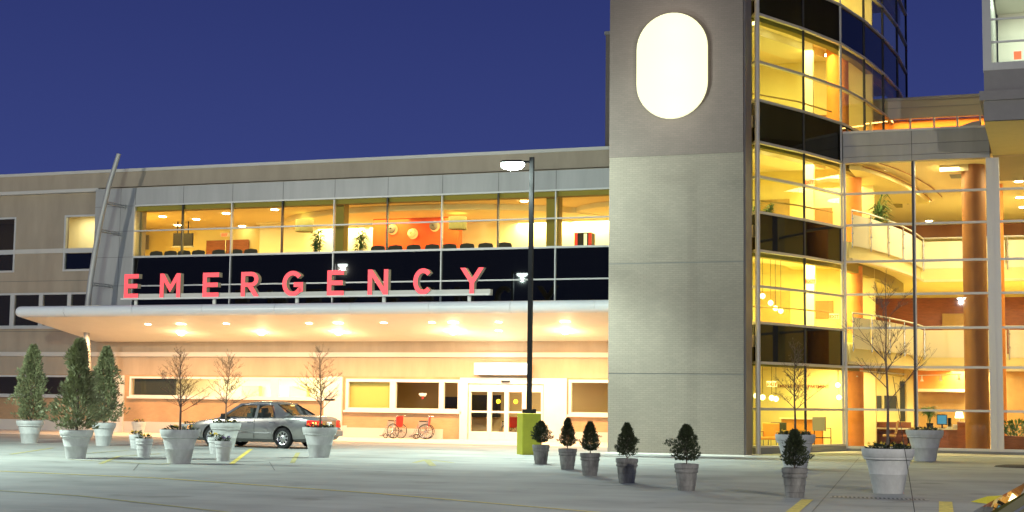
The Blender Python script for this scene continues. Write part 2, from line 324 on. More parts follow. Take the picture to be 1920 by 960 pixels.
window(-43.85, -41.9, 7.45, 10.1, trans=((8.42, .22),), sill=False)
window(-49.5, -46.6, 7.45, 10.1, trans=((8.42, .22),), gm='glass_d', sill=False)
MB().box(-60, -49.5, WY-.05, WY-.003, 8.32, 8.53).box(-46.6, -43.85, WY-.05, WY-.003, 8.32, 8.53).build('string_course', M['cap'], wing)
MB().box(-43.76, -41.99, WY+.06, WY+.1, 7.5, 8.3).box(-49.4, -46.7, WY+.06, WY+.1, 7.5, 8.3).build('spandrel', M['spandrel'], wing)
window(-60, -42.4, 4.82, 6.45, mull=[(-46.62-1.65*k, .24) for k in range(6)]+[(-45.0, .22), (-43.42, .2)], gm='glass_d')
window(-60, -41.05, 1.6, 2.58, mull=[(-45.2, .2), (-48.5, .2), (-52, .2)], gm='glass_d')
window(-39.95, -29.5, 1.62, 2.55, mull=((-35.2, .12), (-32.45, .4)), fm='white')
window(-28.98, -23.62, 1.15, 2.52, mull=((-26.75, .28), (-24.5, .22)), fm='white', fw=.13, gm='glass')
window(-18.85, -14, 1.1, 2.55, mull=((-16.0, .2),), fm='white', fw=.12)
# rooms behind the windows: shell of inner faces
def room(x0, x1, y0, y1, z0, z1, wm, cm='ceil', fm='ifloor', parent=wing, left=True, right=True, back=True):
    mb = MB()
    if back: mb.quad((x0, y1, z0), (x1, y1, z0), (x1, y1, z1), (x0, y1, z1))
    if left: mb.quad((x0, y0, z0), (x0, y1, z0), (x0, y1, z1), (x0, y0, z1))
    if right: mb.quad((x1, y0, z0), (x1, y1, z0), (x1, y1, z1), (x1, y0, z1))
    if mb.f: mb.build('inner_wall', M[wm], parent)
    MB().quad((x0, y0, z1), (x1, y0, z1), (x1, y1, z1), (x0, y1, z1)).build('ceiling', M[cm], parent)
    MB().quad((x0, y0, z0), (x1, y0, z0), (x1, y1, z0), (x0, y1, z0)).build('floor', M[fm], parent)
def dlight(x, y, z, parent, r=.13, m_='dl', n_=10):
    MB().lathe([(r*1.25, 0), (r*1.25, -.03), (r, -.03)], n_, (x, y, z)).disc((x, y, z-.028), r, n_).build('downlight', M[m_], parent)
WARM = (1, .72, .26); WARMW = (1, .86, .52)
def alight(x, y, z, sx_, sy2, pw, parent, c=WARM): return lamp('ceiling_light', (x, y, z), pw, c, parent=parent, kind='AREA', size=sx_, sizey=sy2)
room(-46, -41.86, WY+.36, 61.9, 7.3, 10.4, 'cream'); alight(-43.8, 60.9, 10.3, 1.5, 1.0, 60, wing, WARMW)
room(-60, -46.2, WY+.36, 64, 7.3, 10.4, 'brownroom'); alight(-48.5, 61.5, 10.3, .5, .5, 3, wing)
room(-60, -41.2, WY+.36, 63, 4.3, 6.8, 'dark', 'grey'); room(-60, -41.0, WY+.36, 63, 0.02, 3.0, 'brownroom', 'grey'); alight(-44.5, 61.5, 2.9, .3, .3, 3, wing)
room(-40.1, -29.45, WY+.36, 63, 0.02, 3.0, 'blindw'); 
for x in (-36, -33.2, -30.7): alight(x, 60.9, 2.95, 1.6, .8, 330, wing, WARMW)
MB().box(-39.8, -37.6, WY+.14, WY+.2, 1.7, 2.5).build('window_blind', M['plaque'], wing)
for x in (-35.9, -33.4): MB().box(x, x+.9, 62.6, 62.9, .8, 2.2).build('cabinet', M['yellow_i'], wing)
room(-29.4, -14, WY+.36, 65, 0.02, 3.0, 'brownroom', 'tanwood')
MB().box(-28.9, -27.0, WY+.2, WY+.24, 1.25, 2.45).build('window_blind', M['blind'], wing)
alight(-25.5, 62, 2.95, .8, .8, 95, wing); alight(-21.5, 62.5, 2.95, .8, .8, 240, wing, WARMW); alight(-17, 62, 2.95, .8, .8, 110, wing)
lamp('blind_glow', (-27.9, WY+.9, 2.6), 6, WARM, parent=wing)
MB().box(-25.6, -23.8, 64.5, 64.9, .9, 1.9).box(-26.6, -25.9, 64.6, 64.9, 1.1, 1.8).build('shelf', M['dark'], wing)
MB().box(-25.55, -25.2, WY+.03, WY+.045, 1.85, 1.93).box(-25.5, -25.25, WY+.03, WY+.045, 1.8, 1.84).build('notice', M['white'], wing)
MB().disc((-25.38, WY+.035, 1.72), .045, 12, 'y').build('notice', M['redv'], wing)
# automatic doors
dr = MB(); y0, y1 = WY-.04, WY+.10
dr.box(-23.25, -19.95, y0, y1, 2.18, 2.36).box(-23.25, -19.95, y0, y1, .012, .06)
leaf = [(-23.25, -22.32), (-22.32, -21.56), (-21.56, -20.78), (-20.78, -19.95)]
dd = dr.build('entrance_door', M['white'], wing)
for a, b_ in leaf:
    l_ = MB().box(a+.004, a+.09, y0+.01, y1, .06, 2.18).box(b_-.09, b_-.004, y0+.01, y1, .06, 2.18).box(a+.09, b_-.09, y0+.01, y1, .06, .36).box(a+.09, b_-.09, y0+.01, y1, 2.02, 2.18).box(a+.09, b_-.09, y0+.01, y1, 1.14, 1.22).build('door_leaf', M['white'], dd)
    MB().quad((a+.08, WY+.04, .3), (b_-.08, WY+.04, .3), (b_-.08, WY+.04, 2.1), (a+.08, WY+.04, 2.1)).build('door_glass', M['glass'], dd)
for x in (-21.94, -21.17): MB().disc((x, WY+.03, 1.62), .095, 20, 'y').build('door_sticker', M['yellow'], dd)
MB().box(-21.75, -21.38, WY-.2, WY-.121, 2.42, 2.48).build('door_sensor', M['dark'], wing)
# lit blank sign over the doors
sg = thing('entrance_sign', 'long white lit box sign above the sliding entrance doors', 'sign', (-21.7, WY-.3, 2.7))
MB().box(-22.88, -20.5, WY-.42, WY-.103, 2.72, 3.22).build('sign_case', M['white'], sg); MB().box(-22.85, -20.53, WY-.435, WY-.422, 2.75, 3.19).build('sign_face', M['signlit2'], sg)
lamp('sign_light', (-21.7, WY-1.0, 2.95), 60, (1, .9, .7), .25, sg)

# curtain wall box of the upper floor
cw = thing('window_band', 'grey metal and glass window band of the upper floor over the canopy', 'curtain wall', (-28, CY, 5.6))
XG = [-39.66+2.543*k for k in range(9)]+[-16.77, -14.2]
MB().box(-41.83, -39.68, CY, WY-.005, 5.0, 11.2).box(-39.68, -14.02, CY, WY-.005, 10.37, 11.2).build('metal_panel', M['panel'], cw)
jn = MB()
for z in (10.36, 9.2, 8.0, 6.68): jn.box(-41.83, -39.7, CY-.004, CY+.01, z-.008, z+.008)
for x in (-40.45,): jn.box(x-.008, x+.008, CY-.004, CY+.01, 5.0, 11.2)
for x in XG: jn.box(x-.01, x+.01, CY-.005, CY+.01, 10.40 if x > -39.6 else 5.0, 11.2)
jn.build('panel_joint', M['joint'], cw)
tr = MB()
for z, h_ in ((10.36, .07), (9.19, .06), (7.99, .09), (6.66, .06)): tr.box(-39.66, -14.05, CY-.06, CY+.08, z-h_/2, z+h_/2)
tr.build('transom', M['frame'], cw)
for k, x in enumerate(XG):
    w_ = .05
    MB().box(x-w_/2, x+w_/2, CY-.07, CY+.09, 8.04, 9.16).box(x-w_/2, x+w_/2, CY-.07, CY+.09, 9.22, 10.32).build('mullion', M['dframe' if k in (1, 3, 5, 7) else 'frame'], cw)
    if k in (0, 2, 4, 6, 8, 9): MB().box(x-w_/2, x+w_/2, CY-.07, CY+.09, 5.4, 6.63).box(x-w_/2, x+w_/2, CY-.07, CY+.09, 6.69, 7.94).build('mullion', M['frame'], cw)
for k in range(len(XG)-1):
    a, b_ = XG[k]+.03, XG[k+1]-.03
    for z0, z1 in ((8.03, 9.17), (9.21, 10.33)): MB().quad((a, CY+.02, z0), (b_, CY+.02, z0), (b_, CY+.02, z1), (a, CY+.02, z1)).build('glass_pane', M['glass_y'], cw)
for a, b_ in ((0, 2), (2, 4), (4, 6), (6, 8), (8, 10)):
    for z0, z1 in ((5.4, 6.64), (6.68, 7.95)): MB().box(XG[a]+.02, XG[b_]-.02, CY+.02, CY+.05, z0, z1).build('spandrel', M['spandrel'], cw)
# lobby behind it
MB().quad((-46, 68, 7.25), (-14.1, 68, 7.25), (-14.1, 68, 10.38), (-46, 68, 10.38)).build('inner_wall', M['yellow_i'], wing)
MB().slab([(-39.9, CY+.1), (-14.1, CY+.1), (-14.1, 68), (-46, 68)], 7.15, 7.25).build('floor', M['ifloor'], wing)
MB().slab([(-39.9, CY+.1), (-14.1, CY+.1), (-14.1, 68), (-46, 68)], 10.38, 10.46).build('ceiling', M['ceil'], wing)
MB().slab([(-27.5+8.5*math.cos(R(a_)), 67.5-5.6*math.sin(R(a_))) for a_ in range(0, 181, 9)], 10.12, 10.375).build('ceiling_drop', M['cream'], wing)
MB().slab([(-17.5+3.5*math.cos(R(a_)), 67.5-4.6*math.sin(R(a_))) for a_ in range(0, 181, 12)], 10.16, 10.375).build('ceiling_drop', M['cream'], wing)
MB().quad((-39.9, CY+.1, 7.25), (-46, 68, 7.25), (-46, 68, 10.38), (-39.9, CY+.1, 10.38)).build('inner_wall', M['yellow_i'], wing)
MB().box(-39.8, -14.2, CY+.12, CY+.55, 10.12, 10.37).build('bulkhead', M['olive'], wing)
for x0, x1, mk in ((628, 648, 'olive'), (1027, 1050, 'olive')):
    a = at(x0, 420, 60.2); b_ = at(x1, 420, 60.2); MB().box(a[0], b_[0], 60.0, 60.5, 7.26, 10.37).build('inner_column', M[mk], wing)
rnd = random.Random(3)
for px, py in ((305, 406), (368, 411), (333, 422), (424, 400), (454, 424), (515, 393), (570, 402), (690, 400), (760, 391), (866, 387), (983, 377), (983, 388), (640, 411)):
    d = ray(px, py); t_ = (10.37-EYE)/d.z; x, y = d.x*t_, d.y*t_
    if y < 67.7: dlight(x, y, 10.375, wing, .14, 'dlw')
for x in (-41.5, -37.5, -33.5, -29.5, -25.5, -21.5, -17): alight(x, 63.4, 10.08, 2.2, 2.6, 230, wing)
for x, pw in ((-33, 70), (-22.5, 80), (-19.8, 70), (-16, 90), (-30.2, 60)): alight(x, 66.6, 10.0, 2.5, .8, pw*3, wing, (1, .88, .48))
def rectat(x0, y0, x1, y1, Y, dep, name, mk, parent):
    a = at(x0, y1, Y); b_ = at(x1, y0, Y); return MB().box(a[0], b_[0], Y, Y+dep, a[2], b_[2]).build(name, M[mk], parent)
rectat(486, 418, 622, 478, 66.8, .3, 'inner_wall', 'cream', wing); rectat(480, 408, 622, 420, 66.3, .8, 'bulkhead', 'cream', wing)
rectat(650, 408, 698, 478, 66.8, .3, 'inner_wall', 'cream', wing); rectat(860, 405, 1026, 478, 66.8, .3, 'inner_wall', 'cream', wing)
rectat(1045, 400, 1150, 478, 66.8, .3, 'inner_wall', 'cream', wing)
rectat(698, 395, 860, 480, 64.6, .5, 'feature_wall', 'feature', wing)
rectat(264, 441, 279, 468, 67.9, .05, 'picture', 'grey', wing)
t = rectat(386, 449, 466, 486, 67.85, .1, 'inner_door', 'wood', wing)
rectat(422, 450, 424, 474, 67.8, .04, 'door_edge', 'steel', wing)
def exit_sign(px, py, Y, parent, wd=.34):
    c = at(px, py, Y); o = MB().box(c[0]-wd/2, c[0]+wd/2, Y, Y+.05, c[2]-.1, c[2]+.1).build('exit_sign', M['blindw'], parent)
    text(parent, 'EXIT', c[0], Y-.006, c[2]-.07, .17, 'exit', 'exit_lettering')
def text(parent, s_, cx, y, z, size, mk, name, ext=.002, bold=.008):
    cu = bpy.data.curves.new('t', 'FONT'); cu.body = s_; cu.size = size; cu.align_x = 'CENTER'; cu.extrude = ext; cu.offset = bold
    o = bpy.data.objects.new('t', cu); col.objects.link(o); bpy.context.view_layer.update()
    me = bpy.data.meshes.new_from_object(o.evaluated_get(bpy.context.evaluated_depsgraph_get())); bpy.data.objects.remove(o); bpy.data.curves.remove(cu)
    base = wloc(parent); me.transform(Matrix.Translation(Vector((cx, y, z))-base) @ Matrix.Rotation(R(90), 4, 'X'))
    me.materials.clear(); me.materials.append(M[mk]); me.name = name; o = bpy.data.objects.new(name, me); col.objects.link(o); o.parent = parent; return o
exit_sign(421, 440, 67.3, wing, .5)
for x0, x1 in ((324, 340), (344, 361)):
    a = at(x0, 461, 65); b_ = at(x1, 437, 65)
    t = thing('television', 'dark flat television screen hanging in the %s half of a window pane' % ('left' if x0 == 324 else 'right'), 'television', (a[0], 65, a[2]))
    t['label'] = 'dark television nearer the left end of the upper lobby' if x0 == 324 else 'dark television nearer the brown double doors of the upper lobby'
    MB().box(a[0], b_[0], 65, 65.1, a[2], b_[2]).build('screen', M['dark'], t); MB().box(a[0]+.2, a[0]+.25, 65.02, 65.06, b_[2], 10.37).build('hanger', M['dark'], t); MB().box(a[0]-.03, b_[0]+.03, 65.01, 65.12, a[2]-.08, a[2]).build('speaker_bar', M['grey'], t)
for (px, py, on) in ((736, 430, 0), (774, 438, 1), (815, 424, 0)):
    c = at(px, py, 64.55); r = .21
    mb = MB(); mb.lathe([(0, 0)]+[(r*math.sin(a_), -.12*math.cos(a_)+.0) for a_ in [R(q_) for q_ in range(15, 91, 15)]], 20)
    mb.v = [(v[0]+c[0], v[2]*1.0+64.42, v[1]+c[2]) for v in mb.v]
    o = mb.build('wall_sconce', M['cream' if on else 'mauve'], wing, smooth=True)
    MB().disc((c[0], 64.575, c[2]), r*1.22, 24, 'y').build('sconce_glow', M['amber'], wing)
for px, py in ((567, 417), (855, 412)):
    c = at(px, py, 63.2); MB().cyl((c[0], 63.4), .42, c[2]-.42, c[2]+.15, 24).build('round_soffit', M['discg'], wing, smooth=True)
c = at(1078, 462, 64); v = thing('vending_machine', 'red and black vending machine beyond the right end of the upper window band', 'vending machine', (c[0], 64, 7.26))
MB().box(c[0], c[0]+.75, 64, 64.6, 7.26, 9.15).build('cabinet', M['dark'], v); MB().box(c[0]-.02, c[0]+.12, 63.97, 64.0, 7.4, 9.15).box(c[0]+.63, c[0]+.77, 63.97, 64.0, 7.4, 9.15).build('red_trim', M['redv'], v); MB().box(c[0]+.42, c[0]+.56, 63.96, 63.99, 7.8, 9.1).build('lit_panel', M['signlit'], v)
# waiting chairs with their backs to the glass
def make_chair(first=[None]):
    t = thing('waiting_chair', '', 'chair')
    prof = [(-.27, 0), (-.29, .5), (-.25, .58), (0, .62), (.25, .58), (.29, .5), (.27, 0)]
    mb = MB(); mb.prism([(x, z+.42) for x, z in prof], -.06, 0); mb.build('backrest', M['chair'], t, bevel=.01)
    MB().box(-.27, .27, 0, .5, .38, .47).build('seat', M['chair'], t)
    for x in (-.24, .24): MB().box(x-.02, x+.02, .02, .06, 0, .4).box(x-.02, x+.02, .42, .46, 0, .4).build('leg', M['dark'], t)
    return t
cpx = [294, 321, 346, 373, 411, 443, 471, 709.5, 742, 776, 811, 843, 876, 911, 946, 567, 1078]
cpx = [294, 321, 346, 373, 411, 443, 471, 709, 742, 776, 811, 843, 876, 911, 946]
ch0 = make_chair()
ordl = ['first', 'second', 'third', 'fourth', 'fifth', 'sixth', 'seventh', 'eighth']
for i, px in enumerate(cpx):
    c = ch0 if i == 0 else copy_tree(ch0); p = at(px, 470, 59.75); c.location = (p[0], 59.75, 7.26); c.scale = (1.15, 1, 1.03)
    c['label'] = ('black waiting chair, %s from the left behind the glass left of the potted plants' % ordl[i]) if i < 7 else ('black waiting chair, %s from the left behind the glass right of the potted plants' % ordl[i-7])
    c['group'] = 'waiting chairs in the upper lobby'

# ------------------------------------------------------------------ plants
def leafy(name, mk, parent, centre, h_, r_, n_, size, seed, up=.3):
    rr = random.Random(seed); mb = MB()
    for i in range(n_):
        a_ = rr.uniform(0, 6.283); q_ = math.sqrt(rr.random()); z = rr.random()
        rad = r_*q_*(.4+.6*math.sin(math.pi*min(1, .15+.8*z)))
        p = Vector((centre[0]+rad*math.cos(a_), centre[1]+rad*math.sin(a_), centre[2]+h_*z))
        d = Vector((math.cos(a_), math.sin(a_), rr.uniform(-.2, 1.2)*(.5+up))).normalized(); s_ = d.cross(Vector((rr.uniform(-1, 1), rr.uniform(-1, 1), 1))).normalized()
        L = size*rr.uniform(.6, 1.3); W = L*.2
        mb.add([p, p+d*L*.5+s_*W, p+d*L, p+d*L*.5-s_*W], [(0, 1, 2, 3)])
    return mb.build(name, M[mk], parent)
def spiky(name, mk, parent, base, h_, n_, L, seed):
    rr = random.Random(seed); mb = MB(); nst = 4
    for s_ in range(nst):
        bx, by = base[0]+rr.uniform(-.12, .12), base[1]+rr.uniform(-.1, .1); top = h_*rr.uniform(.6, 1)
        mb.tube([(bx, by, base[2]), (bx+rr.uniform(-.1, .1), by, base[2]+top)], .015, 5)
        for k in range(n_):
            a_ = rr.uniform(0, 6.283); z = base[2]+top*rr.uniform(.4, 1); p = Vector((bx, by, z)); ln = L*rr.uniform(.6, 1.1)
            m1 = p+Vector((math.cos(a_)*ln*.5, math.sin(a_)*ln*.5, ln*.35)); m2 = p+Vector((math.cos(a_)*ln, math.sin(a_)*ln, ln*rr.uniform(-.1, .3)))
            s2 = Vector((-math.sin(a_), math.cos(a_), 0))*.025
            mb.add([p, m1+s2, m2, m1-s2], [(0, 1, 2, 3)])
    return mb.build(name, M[mk], parent)
def ipot(label, loc, h_, seed, sz=.3, L=.45, cat='plant', pr=.22, mk='ileaf', pm='dark', nl=26):
    t = thing('potted_plant', label, cat, loc)
    MB().lathe([(0, 0), (pr*.75, 0), (pr, sz), (pr*.9, sz), (0, sz-.02)], 18, loc).build('pot', M[pm], t)
    spiky('foliage', mk, t, (loc[0], loc[1], loc[2]+sz), h_, nl, L, seed); return t
for px, lb, sd in ((590, 'tall spiky green plant left of the olive column in the upper lobby', 5), (668, 'tall spiky green plant right of the olive column in the upper lobby', 9)):
    p = at(px, 470, 60.0); ipot(lb, (p[0], 60.3, 7.26), 1.65, sd, L=.5, nl=55)

# ------------------------------------------------------------------ canopy
cn = thing('entrance_canopy', 'white curved-edge canopy with glowing soffit over the emergency entrance', 'canopy', (-28, 57, 4.1))
CX0, CX1 = -42.15, -14.05
prof = []                                # y,z half-round nose
for k in range(9):
    a_ = R(90+22.5*k); prof.append((54.0+.24*math.cos(a_)+.24-.24, 5.20+.235*math.sin(a_)))
nose = MB(); N = len(prof)
xs = [CX0+.30]+[-39.5+3.35*k for k in range(8)]+[CX1]
for a, b_ in zip(xs, xs[1:]):
    b2 = b_-.012 if b_ != CX1 else b_
    nose.add([(a, y, z) for y, z in prof]+[(b2, y, z) for y, z in prof], [(k, k+1, N+k+1, N+k) for k in range(N-1)])
nose.build('fascia', M['lum'], cn, smooth=True)
end = MB(); rr_ = .30; rows = []
for j in range(9):
    th = R(90*j/8); rows.append([(CX0+.30-(.24*(math.sin(R(22.5*k)))+.0)*math.sin(th), 54.0-.235*math.sin(R(22.5*k))*math.cos(th), 5.20+.235*math.cos(R(22.5*k))) for k in range(9)])
for yy, zo, zs_ in ((56.0, -.33, .8), (58.0, -.63, .62), (WY-.35, -.84, .5)): rows.append([(x, yy, 5.20+zo+(z-5.2)*zs_) for x, y, z in rows[8]])
end.add([v for r_ in rows for v in r_], [(i*9+k, i*9+k+1, (i+1)*9+k+1, (i+1)*9+k) for i in range(len(rows)-1) for k in range(8)])
end.build('end_fascia', M['lum'], cn, smooth=True)
MB().quad((CX0+.30, 54.0, 4.965), (CX1, 54.0, 4.965), (CX1, WY-.002, 4.13), (CX0+.30, WY-.002, 4.13)).build('soffit', M['soffit'], cn)
MB().quad((CX0+.30, 54.0, 5.435), (CX0+.30, CY-.01, 5.3), (CX1, CY-.01, 5.3), (CX1, 54.0, 5.435)).build('roof_sheet', M['lum'], cn)
def sof_z(y): return 4.965-(y-54)*.835/5.5
CAN = (1, .50, .20)
for px in (278, 340, 425, 580, 635, 720, 810, 850, 935, 1060):
    for row, py in ((0, 599), (1, 622)):
        if row and px in (278, 425, 580, 720, 810): continue
        y = 55.6 if row == 0 else 57.3
        x = at(px, py, y)[0]; z = sof_z(y)
        dlight(x, y, z+.01, cn, .16 if px in (340, 635, 850, 1060) else .10, 'dlw', 12)
for i in range(9):
    x = -40.2+3.0*i; pw = (600, 720, 860, 1000, 1120, 1260, 1450, 1600, 1550)[i]
    lamp('canopy_light', (x, 57.0, sof_z(57)-.06), pw, CAN, parent=cn, kind='SPOT', radius=.15, spot=165)
for px, pw in ((340, 130), (490, 150), (635, 220), (850, 330), (1060, 280)):
    x = at(px, 622, 57.3)[0]; z = sof_z(57.3); pw *= .33
    MB().lathe([(.17, 0), (.17, -.05), (.12, -.12), (.05, -.15), (0, -.155)], 14, (x, 57.3, z)).build('drop_lens', M['dlw'], cn, smooth=True)
    lamp('soffit_fill', (x, 57.3, z-.55), pw*1.0, (1, .68, .34), .12, cn)  # added lamp, hung clear of its lens to brighten the soffit
# lettering sign
es = thing('emergency_sign', 'red lit EMERGENCY letters standing on a long white rail above the canopy', 'sign', (-28.7, 54.4, 5.45))
MB().box(-36.98, -20.42, 54.36, 54.62, 5.70, 5.93).build('rail', M['cap'], es, bevel=.01); MB().box(-37.0, -20.4, 54.2, 54.358, 5.685, 5.755).build('rail_lip', M['white'], es)
for px in (255, 402, 557, 720, 880): x = at(px, 560, 54.45)[0]; MB().tube([(x, 54.45, 5.40), (x, 54.45, 5.70)], .075, 12).build('post', M['white'], es, smooth=True)
W_ = .185                                # stroke
def arcpts(cx, cz, rx, rz, a0, a1, n_=18): return [(cx+rx*math.cos(R(a0+(a1-a0)*k/n_)), cz+rz*math.sin(R(a0+(a1-a0)*k/n_))) for k in range(n_+1)]
def band(outer, inner): return [[outer[i], outer[i+1], inner[i+1], inner[i]] for i in range(len(outer)-1)]
def letter(ch, w_):
    s = W_; H = 1.01
    if ch == 'E': return [[(0, 0), (s, 0), (s, H), (0, H)], [(s, 0), (w_, 0), (w_, s), (s, s)], [(s, H-s), (w_, H-s), (w_, H), (s, H)], [(s, H/2-s/2), (w_*.93, H/2-s/2), (w_*.93, H/2+s/2), (s, H/2+s/2)]]
    if ch == 'M': return [[(0, 0), (s, 0), (s, H), (0, H)], [(w_-s, 0), (w_, 0), (w_, H), (w_-s, H)], [(s, H), (s, H*.66), (w_/2, .22), (w_/2, .52)], [(w_-s, H), (w_/2, .52), (w_/2, .22), (w_-s, H*.66)]]
    if ch == 'N': return [[(0, 0), (s, 0), (s, H), (0, H)], [(w_-s, 0), (w_, 0), (w_, H), (w_-s, H)], [(s, H), (s, H*.70), (w_-s, 0), (w_-s, H*.30)]]
    if ch == 'Y': return [[(w_/2-s/2, 0), (w_/2+s/2, 0), (w_/2+s/2, .42), (w_/2-s/2, .42)], [(0, H), (w_/2-s/2, .42), (w_/2+s/2*.0, .42), (w_/2, .60), (.215, H)], [(w_, H), (w_-.215, H), (w_/2, .60), (w_/2, .42), (w_/2+s/2, .42)]]
    if ch == 'R':
        P_ = [[(0, 0), (s, 0), (s, H), (0, H)], [(s, H-s*.9), (w_*.55, H-s*.9), (w_*.55, H), (s, H)], [(s, .40), (w_*.55, .40), (w_*.55, .40+s*.9), (s, .40+s*.9)], [(w_*.36, .40), (w_-.23, 0), (w_, 0), (w_*.36+.25, .42)]]
        rz = (H-.40)/2; return P_+band(arcpts(w_*.55, .40+rz, w_*.40, rz, -90, 90, 12), arcpts(w_*.55, .40+rz, w_*.40-s, rz-s*.9, -90, 90, 12))
    if ch in 'CG':
        rx, rz = w_/2, H/2+.01; a0 = 42 if ch == 'C' else 38; a1 = 318 if ch == 'C' else 330
        P_ = band(arcpts(rx, H/2, rx, rz, a0, a1, 26), arcpts(rx, H/2, rx-s, rz-s, a0, a1, 26))
        if ch == 'G': P_ += [[(w_*.55, H/2-.14), (w_, H/2-.14), (w_, H/2+.05), (w_*.55, H/2+.05)], [(w_-s, .14), (w_, .17), (w_, H/2-.14), (w_-s, H/2-.14)]]
        return P_
specs = [('E', -36.91, .70), ('M', -35.16, .98), ('E', -33.11, .76), ('R', -31.31, .84), ('G', -29.41, .94), ('E', -27.39, .74), ('N', -25.6, .88), ('C', -23.64, .84), ('Y', -21.66, .98)]
for ch, x0, w_ in specs:
    f = MB(); sd = MB()
    for poly in letter(ch, w_):
        n_ = len(poly); ar = sum(poly[i][0]*poly[(i+1) % n_][1]-poly[(i+1) % n_][0]*poly[i][1] for i in range(n_))
        if ar < 0: poly = poly[::-1]
        P2 = [(x0+x, 5.757+z) for x, z in poly]
        f.add([(x, 54.30, z) for x, z in P2], [tuple(range(n_))]); sd.prism(P2, 54.304, 54.56)
    o = sd.build('letter', M['lside'], es); f.build('letter_face', M['red'], o)
# bowed mast at the canopy end
ms = thing('bowed_mast', 'tall bowed grey steel mast rising past the roof beside the canopy end', 'mast', (-40.9, 57.4, 0))
ctrl = [(-40.55, 0), (-40.62, 1.6), (-40.74, 3.0), (-40.92, 4.6), (-40.90, 5.6), (-40.80, 6.8), (-40.62, 8.1), (-40.38, 9.5), (-40.0, 11.15), (-39.55, 12.53)]
MB().tube([(x, 57.4, z) for x, z in ctrl], [.11, .12, .125, .13, .13, .13, .125, .12, .11, .10], 12).build('pole', M['panel'], ms, smooth=True)
for x, z in ((-40.27, 10.30), (-40.42, 9.02), (-40.75, 6.62)):
    MB().tube([(x, 57.45, z), (x, CY-.01, z)], .035, 8).tube([(x+.02, 57.45, z+.09), (x+.02, CY-.01, z+.09)], .025, 8).build('strut', M['panel'], ms, smooth=True)
    MB().box(x-.07, x+.09, CY-.03, CY-.006, z-.1, z+.16).build('wall_plate', M['panel'], ms)

# ------------------------------------------------------------------ brick tower with curved glass end
tw = thing('brick_tower', 'tall windowless brick tower with a curved glass end and lit oval sign', 'tower', (-11.7, 49, 0))
X0, X1, TY = -14.0, -9.45, 48.5
MB().box(X0, X1, TY, TY+.5, 0, 2.58).box(X0, X1, TY, TY+.5, 2.61, 6.24).box(X0, X1, TY, TY+.5, 6.27, 9.84).build('wall', M['tower_br'], tw)
for z in (2.58, 6.24): MB().box(X0, X1, TY+.01, TY+.5, z, z+.03).build('wall_joint', M['joint'], tw)
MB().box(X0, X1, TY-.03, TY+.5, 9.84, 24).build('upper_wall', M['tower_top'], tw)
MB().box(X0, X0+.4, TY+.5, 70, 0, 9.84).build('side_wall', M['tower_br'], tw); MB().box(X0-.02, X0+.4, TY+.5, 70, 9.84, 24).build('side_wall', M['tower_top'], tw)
MB().box(X1+.004, X1+.06, TY+.05, 49.6, 0, 24).build('corner_trim', M['mauve'], tw)
T = [(-9.62, 50.75), (-9.33, 50.2), (-8.15, 52.8), (-7.2, 55.4), (-6.65, 58.0), (-6.25, 61), (-6.0, 64.3), (-5.95, 68)]
ROWS = [(.22, 1.48, 'g'), (1.48, 3.02, 'g'), (3.02, 4.35, 's'), (4.35, 5.57, 'g'), (5.57, 6.77, 'g'), (6.77, 8.07, 's'), (8.07, 9.28, 'g'), (9.28, 10.46, 'g'), (10.46, 11.9, 's'), (11.9, 13.22, 'g'), (13.22, 14.87, 'g'), (14.87, 16.33, 's'), (16.33, 17.6, 'g'), (17.6, 19.0, 'g'), (19.0, 20.6, 's')]
for z in sorted({r_[0] for r_ in ROWS}):
    lastseg = 3 if z < 11.4 else 7
    mb = MB()
    for k in range(lastseg): mb.beam((*T[k], z), (*T[k+1], z), .14, .085)
    mb.build('transom', M['frame'], tw)
for k in range(0, 8):
    z0 = .22 if k <= 3 else 10.5
    if k == 1: continue
    MB().tube([(*T[k], z0), (*T[k], 20.6)], .045 if k < 3 else .05, 6).build('mullion', M['frame' if k in (0, 3) else 'dframe'], tw)
MB().cyl((-9.29, 50.10), .085, 0, 21, 20).build('corner_column', M['frame'], tw, smooth=True)
for z0, z1, ty in ROWS:
    for k in range(7):
        if k >= 3 and z0 < 10.4: continue
        (ax, ay), (bx_, by_) = T[k], T[k+1]
        pane = MB().quad((ax, ay, z0), (bx_, by_, z0), (bx_, by_, z1), (ax, ay, z1))
        pane.build('spandrel' if ty == 's' else 'glass_pane', M['spandrel' if ty == 's' else ('glass_g' if k < 2 else 'glass_y')], tw)
# plinth
mb = MB()
for k in range(3): mb.beam((*T[k], .1), (*T[k+1], .1), .22, .2)
mb.build('plinth', M['grey'], tw)
# storeys inside the tower
inner = [(x-.14, y+.1) for x, y in T[1:]]
poly = [(-13.5, 49.05), (-9.75, 49.05), (-9.75, 50.6)]+[(x, y) for x, y in inner]+[(-13.5, 68)]
for zt in (3.55, 7.25, 11.0, 15.4):
    MB().slab(poly, zt, zt+.4).build('floor_slab', M['ceil'], tw)
MB().slab(poly, 19.2, 19.5).build('floor_slab', M['ceil'], tw); MB().slab([(x+ (.9 if i>2 and i<10 else 0), y) for i, (x, y) in enumerate(poly)], 20.6, 21.1).build('roof_overhang', M['panel'], tw)
for zt in (3.55, 7.25, 11.0, 15.4, 19.2):   # lowered olive edge behind the glass
    mb = MB()
    for k in range(len(inner)-1):
        (ax, ay), (bx_, by_) = inner[k], inner[k+1]; mb.beam((ax-.25, ay+.1, zt-.32), (bx_-.25, by_+.1, zt-.32), .28, .62)
    mb.build('bulkhead', M['olive'], tw)
